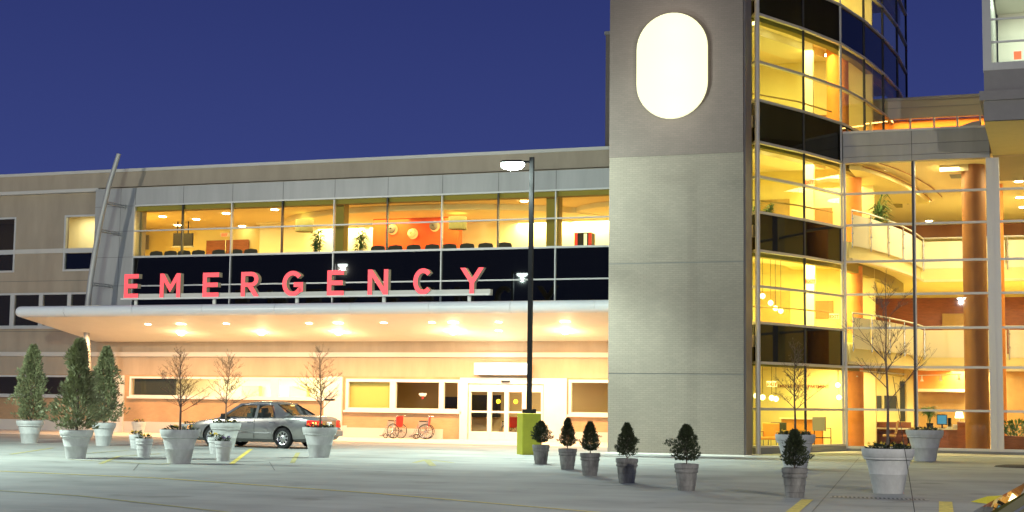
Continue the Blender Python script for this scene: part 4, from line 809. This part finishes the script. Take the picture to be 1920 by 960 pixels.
# ------------------------------------------------------------------ car
def make_car(paintm, loc, rz, label, lit=True):
    t = thing('parked_car', label, 'car', (0, 0, 0))
    st = [(2.70, .66, .36, .58, .60), (2.64, .82, .27, .64, .67), (2.45, .91, .22, .72, .77), (2.1, .955, .20, .79, .87), (1.6, .98, .19, .85, .95), (1.15, .985, .19, .90, 1.0), (.4, .99, .19, .93, 1.0), (-.5, .99, .19, .95, 1.0), (-1.3, .985, .19, .97, 1.05), (-1.75, .98, .20, .97, 1.08), (-2.2, .96, .22, .955, 1.06), (-2.5, .93, .26, .93, 1.035), (-2.62, .90, .30, .88, .98), (-2.70, .86, .36, .62, .66)]
    secs = []
    for x, w_, zb, zs, zt in st:
        half = [(0, zb), (w_*.80, zb), (w_*.955, zb+.10), (w_, zb+.28 if zs-zb > .34 else (zb+zs)/2), (w_*.995, zs-.10 if zs-zb > .3 else zs-.03), (w_*.965, zs), (w_*.86, zs+(zt-zs)*.55), (w_*.5, zt-.01), (0, zt)]
        secs.append([(x, y, z) for y, z in half]+[(x, -y, z) for y, z in half[-2:0:-1]])
    n_ = len(secs[0]); mb = MB(); mb.add([v for s_ in secs for v in s_], [(i*n_+k, (i+1)*n_+k, (i+1)*n_+(k+1) % n_, i*n_+(k+1) % n_) for i in range(len(secs)-1) for k in range(n_)]+[tuple(range(n_)), tuple((len(secs)-1)*n_+k for k in range(n_))[::-1]])
    body = mb.build('body', M[paintm], t)
    bm_cut = MB()
    for x in (1.46, -1.45):
        vs = []; N2 = 28
        for yy in (-1.3, 1.3): vs += [(x+.40*math.cos(2*math.pi*k/N2), yy, .335+.40*math.sin(2*math.pi*k/N2)) for k in range(N2)]
        bm_cut.add(vs, [(k, (k+1) % N2, N2+(k+1) % N2, N2+k) for k in range(N2)]+[tuple(range(N2))[::-1], tuple(range(N2, 2*N2))])
    import bmesh
    cut = bm_cut.build('cutter', M['dark']); bmm = bmesh.new(); bmm.from_mesh(cut.data); bmesh.ops.recalc_face_normals(bmm, faces=bmm.faces); bmm.to_mesh(cut.data); bmm.free()
    bmm = bmesh.new(); bmm.from_mesh(body.data); bmesh.ops.recalc_face_normals(bmm, faces=bmm.faces)
    bmesh.ops.subdivide_edges(bmm, edges=[e_ for e_ in bmm.edges if e_.calc_length() > 2], cuts=1); bmm.to_mesh(body.data); bmm.free()
    bo = body.modifiers.new('b', 'BOOLEAN'); bo.operation = 'DIFFERENCE'; bo.object = cut; bo.solver = 'EXACT'
    bpy.context.view_layer.update(); me = bpy.data.meshes.new_from_object(body.evaluated_get(bpy.context.evaluated_depsgraph_get())); body.modifiers.clear(); body.data = me
    me.polygons.foreach_set('use_smooth', [True]*len(me.polygons)); me.set_sharp_from_angle(angle=R(32)); bpy.data.objects.remove(cut)
    MB().box(1.0, 1.9, -.78, .78, .25, .75).box(-1.9, -1.0, -.78, .78, .25, .75).build('wheel_well', M['dark'], t)
    # greenhouse
    def gh(x, z, s_): f_ = (z-.95)/.47; return (x, s_*(.90-.235*f_-.02*f_*f_), z)
    roof = MB(); rx = [(.50, 1.395), (.25, 1.455), (-.2, 1.485), (-.7, 1.478), (-1.02, 1.415)]
    rs = []
    for x, z in rx:
        yy = .655; rs.append([(x, -yy-.02, z-.045), (x, -yy+.06, z-.008), (x, -.3, z+.02), (x, 0, z+.026), (x, .3, z+.02), (x, yy-.06, z-.008), (x, yy+.02, z-.045)])
    roof.add([v for r_ in rs for v in r_], [(i*7+k, i*7+k+1, (i+1)*7+k+1, (i+1)*7+k) for i in range(4) for k in range(6)])
    ro = roof.build('roof', M[paintm], t, smooth=True)
    so = ro.modifiers.new('s', 'SOLIDIFY'); so.thickness = .04
    pl = MB(); gl = MB(); ch = MB()
    for s_ in (-1, 1):
        pl = MB(); ch = MB()
        def strip(a, b_, c_, d): pl.add([gh(*a, s_), gh(*b_, s_), gh(*c_, s_), gh(*d, s_)], [(0, 1, 2, 3)])
        strip((1.20, .96), (1.06, .96), (.40, 1.36), (.52, 1.39)); strip((-.24, .95), (-.36, .95), (-.30, 1.40), (-.22, 1.40)); strip((-1.12, .95), (-1.66, 1.05), (-1.02, 1.41), (-.86, 1.41))
        strip((.52, 1.365), (.50, 1.42), (-1.02, 1.43), (-1.02, 1.375))
        MB().add([gh(1.07, .955, s_), gh(.41, 1.37, s_), gh(-.23, 1.385, s_), gh(-.24, .955, s_)], [(0, 1, 2, 3)]).build('side_window', M['cglass'], t); MB().add([gh(-.36, .955, s_), gh(-.31, 1.385, s_), gh(-.82, 1.38, s_), gh(-1.10, .955, s_)], [(0, 1, 2, 3)]).build('side_window', M['cglass'], t)
        ch.beam(gh(1.2, .955, s_*1.01), gh(-1.15, .955, s_*1.01), .02, .03); ch.beam(gh(1.1, .98, s_*1.01), gh(.42, 1.385, s_*1.01), .02, .025); ch.beam(gh(.42, 1.385, s_*1.01), gh(-.82, 1.395, s_*1.01), .02, .022); ch.beam(gh(-.82, 1.39, s_*1.01), gh(-1.12, .96, s_*1.01), .02, .022)
        ch.beam((2.3, s_*.99, .50), (1.9, s_*.995, .50), .02, .03); ch.beam((1.02, s_*.995, .50), (-1.0, s_*.995, .50), .02, .035)
        p_o = pl.build('pillar', M[paintm], t); so = p_o.modifiers.new('s', 'SOLIDIFY'); so.thickness = .03; so.offset = 0
        ch.build('chrome_trim', M['chrome'], t)
    MB().add([(1.22, -.80, .985), (1.22, .80, .985), (.52, .62, 1.385), (.52, -.62, 1.385)], [(0, 1, 2, 3)]).build('windscreen', M['cglass'], t)
    MB().add([(-1.68, -.72, 1.07), (-1.68, .72, 1.07), (-1.03, .62, 1.40), (-1.03, -.62, 1.40)], [(0, 1, 2, 3)]).build('rear_window', M['cglass'], t)
    MB().beam((-1.70, -.74, 1.075), (-1.03, -.63, 1.41), .03, .03).beam((-1.70, .74, 1.075), (-1.03, .63, 1.41), .03, .03).build('window_seal', M['dark'], t)
    for x, y in ((.15, .36), (.15, -.36)): MB().box(x-.12, x+.12, y-.25, y+.25, .6, 1.12).box(x-.08, x+.08, y-.13, y+.13, 1.12, 1.28).build('seat', M['grey'], t, bevel=.03)
    MB().box(-1.0, -.8, -.6, .6, .6, 1.12).box(-.98, -.84, .2, .45, 1.12, 1.24).box(-.98, -.84, -.45, -.2, 1.12, 1.24).build('seat', M['grey'], t, bevel=.03)
    MB().box(.7, 1.1, -.75, .75, .8, .98).build('dashboard', M['dark'], t)
    for s_ in (-1, 1):
        MB().box(.86, 1.02, s_*.92, s_*1.12, .93, 1.09).build('mirror', M['dark'], t, bevel=.03)
        for x in (-.12, -1.02): MB().box(x-.11, x+.11, s_*.985, s_*1.01, .80, .84).build('door_handle', M['chrome'], t, bevel=.008)
        sm = MB()
        for x in (1.05, -.30, -1.02 if False else -.30): sm.beam((x, s_*.992, .30), (x, s_*.985, .92), .008, .012)
        sm.beam((1.05, s_*.99, .3), (-1.0, s_*.99, .27), .006, .012).build('door_seam', M['dark'], t)
        for x, stn in ((1.46, 'f'), (-1.45, 'r')):
            wl = MB(); R0, R1, wd = .335, .225, .11; N3 = 32; ring = [(R1, -wd), (R0-.03, -wd), (R0, -wd+.03), (R0, wd-.03), (R0-.03, wd), (R1, wd)]
            yc = s_*.86
            wl.lathe(ring, N3); wl.v = [(v[0]+x, yc+v[2], v[1]+.335) for v in wl.v]; wh = wl.build('wheel', M['rubber'], t, smooth=True)
            rim = MB(); rim.lathe([(.0, .085), (.06, .085), (.08, .075), (.20, .085), (.226, .10), (.226, -.05), (0, -.05)], N3); 
            rim.v = [(v[0]+x, yc+s_*v[2], v[1]+.335) for v in rim.v]; ri = rim.build('rim', M['steel'], wh, smooth=True)
            hl = MB()
            for k in range(9):
                a_ = 2*math.pi*k/9; cxx, czz = x+.155*math.cos(a_), .335+.155*math.sin(a_)
                hl.add([(cxx+.028*math.cos(b__), yc+s_*.091, czz+.04*math.sin(b__)) if False else (x+(.155+.04*math.cos(b__))*math.cos(a_)-.026*math.sin(b__)*math.sin(a_), yc+s_*.094, .335+(.155+.04*math.cos(b__))*math.sin(a_)+.026*math.sin(b__)*math.cos(a_)) for b__ in [2*math.pi*j/10 for j in range(10)]], [tuple(range(10))])
            hl.build('rim_hole', M['dark'], wh)
    # rear lamps, plate, bumper
    for s_ in (-1, 1):
        P_ = [(-2.40, .951, .70), (-2.40, .94, .915), (-2.56, .93, .92), (-2.655, .86, .90), (-2.68, .50, .90), (-2.705, .50, .70), (-2.69, .86, .68), (-2.58, .925, .68)]
        q_ = [(x, s_*y*1.006, z) for x, y, z in P_]
        MB().add(q_, [(0, 1, 2, 7), (7, 2, 3, 6), (6, 3, 4, 5)]).build('tail_light', M['tail'], t)
        if lit: MB().add([(-2.70, s_*.80, .74), (-2.69, s_*.80, .86), (-2.60, s_*.932, .86), (-2.62, s_*.935, .74)], [(0, 1, 2, 3)]).build('tail_light_bulb', M['tail_on'], t)
        MB().add([(2.70, s_*.50, .56), (2.62, s_*.50, .68), (2.50, s_*.88, .69), (2.60, s_*.86, .56)], [(0, 1, 2, 3)]).build('headlight', M['chrome'], t)
        MB().add([(2.63, s_*.835, .57), (2.55, s_*.875, .68), (2.36, s_*.935, .68), (2.42, s_*.932, .57)], [(0, 1, 2, 3)]).build('indicator', M['amber'] if lit else M['chrome'], t)
    MB().box(-2.80, -2.60, -.86, .86, .40, .60).build('bumper', M[paintm], t, bevel=.04); MB().box(2.62, 2.80, -.80, .80, .36, .54).build('bumper', M[paintm], t, bevel=.04)
    MB().box(-2.725, -2.69, -.48, .48, .70, .90).build('boot_panel', M['chrome'], t); MB().box(-2.735, -2.726, -.16, .16, .73, .87).build('licence_plate', M['white'], t)
    t.rotation_euler.z = rz; t.location = loc; t.scale = (.95, .95, 1.02)
    return t
p = gnd(530, 841)
make_car('paint', (p[0]-1.45+.20, p[1]+.86, 0), R(176), 'grey four-door saloon car with its tail lights on parked before the entrance')
a = gnd(1848, 964, 1.06)
make_car('gold', (a[0]+1.02, a[1]-.1, 0), R(180), 'gold car cut off by the lower right corner', False)

# ------------------------------------------------------------------ pots and plants outside
def fix_rot(o): return o
def pot_big(t, x, y, dia=.99, h_=.84, mk='pot'):
    r = dia/2; pr = [(0, 0), (r*.56, 0), (r*.575, .03*h_), (r*.70, .42*h_), (r*.715, .43*h_), (r*.71, .445*h_), (r*.84, .74*h_), (r*.93, .765*h_), (r*.925, .80*h_), (r*.965, .83*h_), (r*1.0, .95*h_), (r*.99, h_), (r*.90, h_), (r*.88, .93*h_)]
    MB().lathe(pr, 40, (x, y, 0)).build('pot', M[mk], t, smooth=True); MB().disc((x, y, .93*h_), r*.885, 24).build('soil', M['soil'], t)
def pot_small(t, x, y, dia=.46, h_=.52, mk='pot2'):
    r = dia/2; pr = [(0, 0), (r*.70, 0), (r*.71, .02), (r*.74, .17*h_), (r*.775, .18*h_), (r*.77, .20*h_), (r*.81, .40*h_), (r*.84, .41*h_), (r*.84, .43*h_), (r*.87, .66*h_), (r*.96, .68*h_), (r*.98, .74*h_), (r*.93, .76*h_), (r*.94, .82*h_), (r*1.0, .84*h_), (r*1.01, .97*h_), (r*.99, h_), (r*.86, h_), (r*.84, .92*h_)]
    MB().lathe(pr, 32, (x, y, 0)).build('pot', M[mk], t, smooth=True); MB().disc((x, y, .92*h_), r*.845, 20).build('soil', M['soil'], t)
def bedding(t, x, y, z, r, n_, seed, fl=8, fm='flower'):
    leafy('bedding_plants', 'leaf2', t, (x, y, z-.02), .12, r, n_, .10, seed, .3); rr = random.Random(seed); mb = MB()
    for k in range(fl):
        a_ = rr.uniform(0, 6.28); q_ = r*math.sqrt(rr.random()); c = Vector((x+q_*math.cos(a_), y+q_*math.sin(a_), z+.10+rr.uniform(0, .05)))
        for j in range(5): b__ = j*1.2566; mb.add([c, c+Vector((.035*math.cos(b__), .035*math.sin(b__), .01)), c+Vector((.035*math.cos(b__+.9), .035*math.sin(b__+.9), .012))], [(0, 1, 2)])
        mb.add([c+Vector((-.03, -.01, -.02)), c+Vector((.03, -.01, -.02)), c+Vector((0, -.01, .035))], [(0, 1, 2)])
    mb.build('blossoms', M[fm], t)
def bare_tree(t, x, y, z0, h_, seed, fork=.3, spread=.42, mk='bark', depth=5, r0=.035, sprouts=True, trunk_lean=0, nb=26):
    rr = random.Random(seed); mb = MB(); tips = []
    def grow(p, d, L, r, lv):
        segs = 4; pts = [p]; rs = [r]
        for k in range(segs):
            d = (d+Vector((rr.uniform(-1, 1), rr.uniform(-1, 1), rr.uniform(-.2, .6)))*.10).normalized(); p = p+d*L/segs; pts.append(p); rs.append(max(.0025, r*(1-.42*(k+1)/segs)))
        mb.tube(pts, rs, 6 if lv < 2 else (4 if lv < 4 else 3), cap=False)
        if lv >= depth or rs[-1] < .002: tips.append(p); return
        for k in range(rr.choice((2, 3, 3))):
            a_ = rr.uniform(0, 6.283); sprd = spread*rr.uniform(.5, 1.35)
            s_ = Vector((math.cos(a_), math.sin(a_), 0)); nd = (d*math.cos(sprd)+s_*math.sin(sprd)+Vector((0, 0, .10))).normalized()
            j = rr.choice((1, 2, 3)); grow(pts[j], nd, L*rr.uniform(.45, .75), rs[j]*.72, lv+1)
        grow(pts[-1], d, L*.5, rs[-1], lv+1)
    lean = Vector((trunk_lean, 0, 1)).normalized(); NP = 14; tr_h = h_*fork
    pts = []; q = Vector((x, y, z0)); dv = lean.copy()
    for k in range(NP+1):
        pts.append(q.copy()); dv = (dv+Vector((rr.uniform(-1, 1), rr.uniform(-1, 1), 0))*(.05 if k > 3 else .02)+Vector((0, 0, .05))).normalized(); q = q+dv*h_*.93/NP
    rs = [r0*(1-.9*(k/NP)**.9)+.003 for k in range(NP+1)]; mb.tube(pts, rs, 8, cap=False)
    for k in range(nb):
        u = fork*.8+(1-fork*.8)*(k+rr.random())/nb*.97; j_ = min(NP-1, int(u*NP)); p = pts[j_].lerp(pts[j_+1], u*NP-j_)
        a_ = k*2.4+rr.uniform(-.5, .5); v_ = (u-fork*.8)/(1-fork*.8); ang = spread*(1.25-.6*v_)*rr.uniform(.8, 1.2)
        L = h_*(1-fork)*.38*(1-v_*.70)*rr.uniform(.6, 1.15)
        grow(p, Vector((math.cos(a_)*math.sin(ang), math.sin(a_)*math.sin(ang), math.cos(ang))), L, max(.006, rs[j_]*.5), depth-3 if L > .3 else depth-2)
    tips.append(pts[-1])
    mb.build('branches', M[mk], t, smooth=True)
    if sprouts:
        lf = MB()
        for p in tips[::3]:
            for k in range(2):
                c = p+Vector((rr.uniform(-.03, .03), rr.uniform(-.03, .03), rr.uniform(-.05, .02))); d = Vector((rr.uniform(-1, 1), rr.uniform(-1, 1), rr.uniform(-.3, 1))).normalized()*.035; s_ = d.cross(Vector((0, 0, 1)))*.35
                lf.add([c, c+d*.5+s_, c+d, c+d*.5-s_], [(0, 1, 2, 3)])
        if lf.f: lf.build('young_leaves', M['leaf'], t)
def conifer(t, x, y, z0, h_, r_, n_, seed, mk='leaf', leaf=.09, sharp=1.0, base_gap=.08, ragged=.25, droop=.0, bk=.72):
    rr = random.Random(seed); mb = MB(); tr_ = MB()
    tr_.tube([(x, y, z0-.05), (x+rr.uniform(-.02, .02), y, z0+h_*.5), (x, y, z0+h_*.92)], [.035*h_/2, .02*h_/2, .005], 6, cap=False)
    lobes = [(rr.uniform(0, 6.283), rr.uniform(.05, .9), rr.uniform(1-ragged*.8, 1+ragged)) for _ in range(26)]
    for i in range(n_):
        t_ = rr.random()**.85; z = t_; env = (1-z)**(.75*sharp) if z > .22 else (bk+(1-bk)*z/.22)*(1-.22)**(.75*sharp)
        a_ = rr.uniform(0, 6.283); k_ = 1.0
        for la, lz, lr in lobes:
            if abs((a_-la+math.pi) % 6.283-math.pi) < .6 and abs(z-lz) < .10: k_ *= lr
        k_ *= .88+.16*math.sin(a_*5+z*23+seed)
        q_ = 1-rr.random()**2*.75 if rr.random() < .85 else rr.random()
        rad = r_*env*q_*k_
        base = Vector((x+rad*math.cos(a_), y+rad*math.sin(a_), z0+base_gap+z*(h_-base_gap)))
        out = Vector((math.cos(a_), math.sin(a_), rr.uniform(.4, 1.6)-droop)).normalized()
        tw_ = Vector((rr.uniform(-1, 1), rr.uniform(-1, 1), rr.uniform(-1, 1))); s_ = out.cross(tw_).normalized()
        L = leaf*rr.uniform(.6, 1.4)
        mb.add([base, base+out*L*.45+s_*L*.16, base+out*L, base+out*L*.45-s_*L*.16], [(0, 1, 2, 3)])
        if rr.random() < .5:
            o2 = (out+s_*.9).normalized(); b2 = base+out*L*.3; s3 = o2.cross(tw_).normalized(); mb.add([b2, b2+o2*L*.35+s3*L*.12, b2+o2*L*.75, b2+o2*L*.35-s3*L*.12], [(0, 1, 2, 3)])
    mb.build('foliage', M[mk], t)
    for k in range(int(26*h_)):
        a_ = rr.uniform(0, 6.283); z = rr.uniform(.03, .8); rad = r_*(1-z)**.8*.85; tr_.tube([(x, y, z0+z*h_), (x+rad*math.cos(a_), y+rad*math.sin(a_), z0+z*h_+rad*.9)], [.008, .002], 4, cap=False)
    tr_.build('trunk', M['bark'], t)
def arbor(px, py, dia, ph, th, r_, seed, label, n_=5200):
    r_ *= 1.1
    p = gnd(px, py); y = p[1]+dia*.28; t = thing('potted_conifer', label, 'conifer', (p[0], y, 0), 'large conifers in pale planters')
    pot_big(t, p[0], y, dia, ph); conifer(t, p[0], y, ph-.08, th, r_, n_, seed, 'leaf', .12, ragged=.5)
arbor(46, 831, .93, .77, 2.62, .72, 11, 'tall potted conifer standing alone at the far left edge')
arbor(131, 860, .87, .74, 2.42, .74, 12, 'tall dark potted conifer, the nearest and lowest-standing of the three')
arbor(186, 836, .80, .76, 2.55, .68, 13, 'tall potted conifer partly behind the nearest conifer')
def treepot(px, py, th, seed, label, dia=.99, ph=.84, mk='bark2', fork=.3, spread=.85, r0=.03, lean=0., fl=8, nb=26):
    p = gnd(px, py); y = p[1]+dia*.28; t = thing('potted_tree', label, 'potted tree', (p[0], y, 0), 'bare young trees in pale planters')
    pot_big(t, p[0], y, dia, ph); bedding(t, p[0], y, ph*.95, dia*.40, 260, seed, fl); bare_tree(t, p[0], y, ph*.92, th, seed, fork, spread, mk, r0=r0, trunk_lean=lean, nb=nb)
treepot(324, 870, 2.15, 21, 'bare bushy young tree in a pale planter between the conifers and the car')
treepot(413, 843, 2.35, 22, 'bare young tree in a pale planter in front of the car bonnet', dia=1.0)
treepot(590, 858, 2.4, 23, 'bare young tree in a pale planter in front of the car tail lights')
treepot(1488, 880, 2.5, 24, 'bare young tree in a pale planter before the corner column, behind a dwarf conifer', dia=1.03, ph=.88, fork=.32, mk='bark', nb=16)
treepot(1663, 926, 3.4, 25, 'tallest bare tree, in the big pale planter beside the drain grate', fork=.34, mk='bark', r0=.028, spread=.68, nb=12)
p = gnd(1733, 865); t = thing('flower_pot', 'large pale planter with low flowers beside the atrium glass', 'planter', (p[0], p[1]+.3, 0)); pot_big(t, p[0], p[1]+.3, 1.12, .93); bedding(t, p[0], p[1]+.3, .88, .45, 300, 31, 6)
for px, py, dia, ph, mk, lb, sd in ((250, 841, .45, .44, 'pot', 'small pale flower pot between two other small pots, left of the bushy bare tree', 41), (264, 857, .47, .5, 'pot', 'small pale flower pot with yellow blooms, nearest of those by the bushy bare tree', 42), (255, 815, .6, .55, 'pot', 'small glowing pale pot near the wall under the canopy', 43), (400, 851, .5, .48, 'pot', 'small pale pot with dark leaves, the rear one before the car', 44), (413, 865, .45, .52, 'pot', 'small pale pot with purple flowers, the front one before the car', 45), (351, 826, .68, .62, 'pot', 'pale pot near the wall, mostly behind the bushy bare tree', 46)):
    p = gnd(px, py); t = thing('flower_pot', lb, 'flower pot', (p[0], p[1]+dia*.3, 0)); pot_small(t, p[0], p[1]+dia*.3, dia, ph, mk); bedding(t, p[0], p[1]+dia*.3, ph*.94, dia*.38, 90, sd, 7, 'flower2' if sd == 45 else 'flower')
lbs = ['dwarf conifer in a grey ribbed pot beside the yellow-green lamp base', 'dwarf conifer in a grey ribbed pot, second from the lamp base', 'dwarf conifer in a grey ribbed pot, third from the lamp base', 'dwarf conifer in a grey ribbed pot before the left part of the brick tower', 'dwarf conifer in a grey ribbed pot before the right part of the brick tower', 'dwarf conifer in a grey ribbed pot in front of the corner column, nearest of all']
for i, (px, py, hh, rr_) in enumerate(((1011, 870, .64, .28), (1061, 880, .76, .24), (1103, 892, .72, .27), (1172, 906, .74, .29), (1284, 920, .76, .31), (1488, 933, .72, .27))):
    p = gnd(px, py); y = p[1]+.13; t = thing('potted_conifer', lbs[i], 'dwarf conifer', (p[0], y, 0), 'dwarf conifers in ribbed grey pots')
    pot_small(t, p[0], y, .46, .50+.02*(i == 5)); conifer(t, p[0], y, .46, hh, rr_, 3600, 50+i, 'leaf2', .05, sharp=(.8, .95, .9, 1.0, .78, .85)[i], base_gap=.09, ragged=.38, bk=(.5, .35, .45, .6, .65, .55)[i])
# thin dark line of unknown kind, built as a wire beside the tallest tree
a = gnd(1663, 926); q = gnd(1716, 966)
t = MB().tube([(a[0]+.12, a[1]+.15, 2.2), (q[0], q[1], .0)], .006, 5).build('thin_wire', M['dark'], org=(q[0], q[1], 0)); tag(t, 'thin dark wire slanting from the tallest bare tree to the ground', 'wire')

# ------------------------------------------------------------------ wheelchairs
def wheelchair(loc, label, rz=0):
    t = thing('wheelchair', label, 'wheelchair', (0, 0, 0), 'wheelchairs')
    for s_ in (-1, 1):
        wh = MB(); pts = [(.30*math.cos(a_), s_*.28, .31+.30*math.sin(a_)) for a_ in [2*math.pi*k/28 for k in range(29)]]; wh.tube(pts, .016, 6, cap=False); o = wh.build('wheel', M['rubber'], t, smooth=True)
        sp_ = MB()
        for k in range(9): a_ = 2*math.pi*k/9; sp_.tube([(0, s_*.28, .31), (.3*math.cos(a_), s_*.28, .31+.3*math.sin(a_))], .009, 4)
        sp_.lathe([(0, -.03), (.04, -.03), (.04, .03), (0, .03)], 10); n0 = len(sp_.v)-40
        sp_.v = sp_.v[:n0]+[(v[0], s_*.28+v[2], v[1]+.31) for v in sp_.v[n0:]]
        sp_.build('spokes', M['steel'], o)
        rm = MB().tube([(.25*math.cos(a_), s_*.32, .31+.25*math.sin(a_)) for a_ in [2*math.pi*k/24 for k in range(25)]], .010, 5, cap=False).build('hand_rim', M['steel'], o, smooth=True)
        MB().tube([(.10*math.cos(a_)+.42, s_*.24, .10+.09*math.sin(a_)) for a_ in [2*math.pi*k/14 for k in range(15)]], .018, 5, cap=False).build('caster', M['rubber'], t)
        fr = MB(); fr.tube([(-.12, s_*.25, .95), (-.08, s_*.25, .5), (-.05, s_*.25, .31)], .014, 6); fr.tube([(-.12, s_*.25, .95), (-.26, s_*.25, .95)], .018, 6); fr.tube([(-.08, s_*.25, .5), (.40, s_*.25, .5), (.52, s_*.23, .22), (.60, s_*.22, .12)], .014, 6)
        fr.tube([(-.06, s_*.25, .72), (.30, s_*.25, .72), (.34, s_*.25, .5), (.42, s_*.25, .2)], .014, 6); fr.tube([(-.05, s_*.25, .25), (.42, s_*.25, .25)], .012, 6)
        fr.build('side_frame', M['steel'], t, smooth=True)
        MB().box(-.02, .28, s_*.27, s_*.23, .72, .76).build('armrest', M['dark'], t); MB().box(-.02, .28, s_*.262, s_*.255, .5, .70).build('side_guard', M['grey'], t); MB().box(.54, .70, s_*.22-.08, s_*.22+.08, .10, .12).build('footrest', M['dark'], t)
    MB().box(-.08, .38, -.24, .24, .48, .52).build('seat', M['redv'], t); MB().add([(-.10, -.24, .52), (-.10, .24, .52), (-.13, .24, .94), (-.13, -.24, .94), (-.125, -.24, .52), (-.125, .24, .52), (-.155, .24, .94), (-.155, -.24, .94)], [(0, 1, 2, 3), (7, 6, 5, 4), (0, 3, 7, 4), (1, 5, 6, 2), (3, 2, 6, 7)]).build('backrest', M['redv'], t)
    MB().tube([(-.05, -.25, .25), (.05, .25, .48)], .012, 5).tube([(-.05, .25, .25), (.05, -.25, .48)], .012, 5).build('cross_brace', M['steel'], t)
    t.location = loc; t.rotation_euler.z = rz; return t
c = at(745, 824, 58.9); wc = wheelchair((c[0], 58.85, .012), 'red-backed folding wheelchair, the left of the two against the wall', R(168))
def inst(loc, rz, lb):
    c = copy_tree(wc); c.location = loc; c.rotation_euler.z = rz; c['label'] = lb
c = at(800, 824, 58.9); inst((c[0], 58.85, .012), R(196), 'red-backed folding wheelchair, the right of the two against the wall')
inst((-21.9, 61.0, .03), R(150), 'wheelchair inside the entrance behind the left sliding door leaf'); inst((-21.0, 61.6, .03), R(20), 'wheelchair inside the entrance behind the right sliding door leaf')
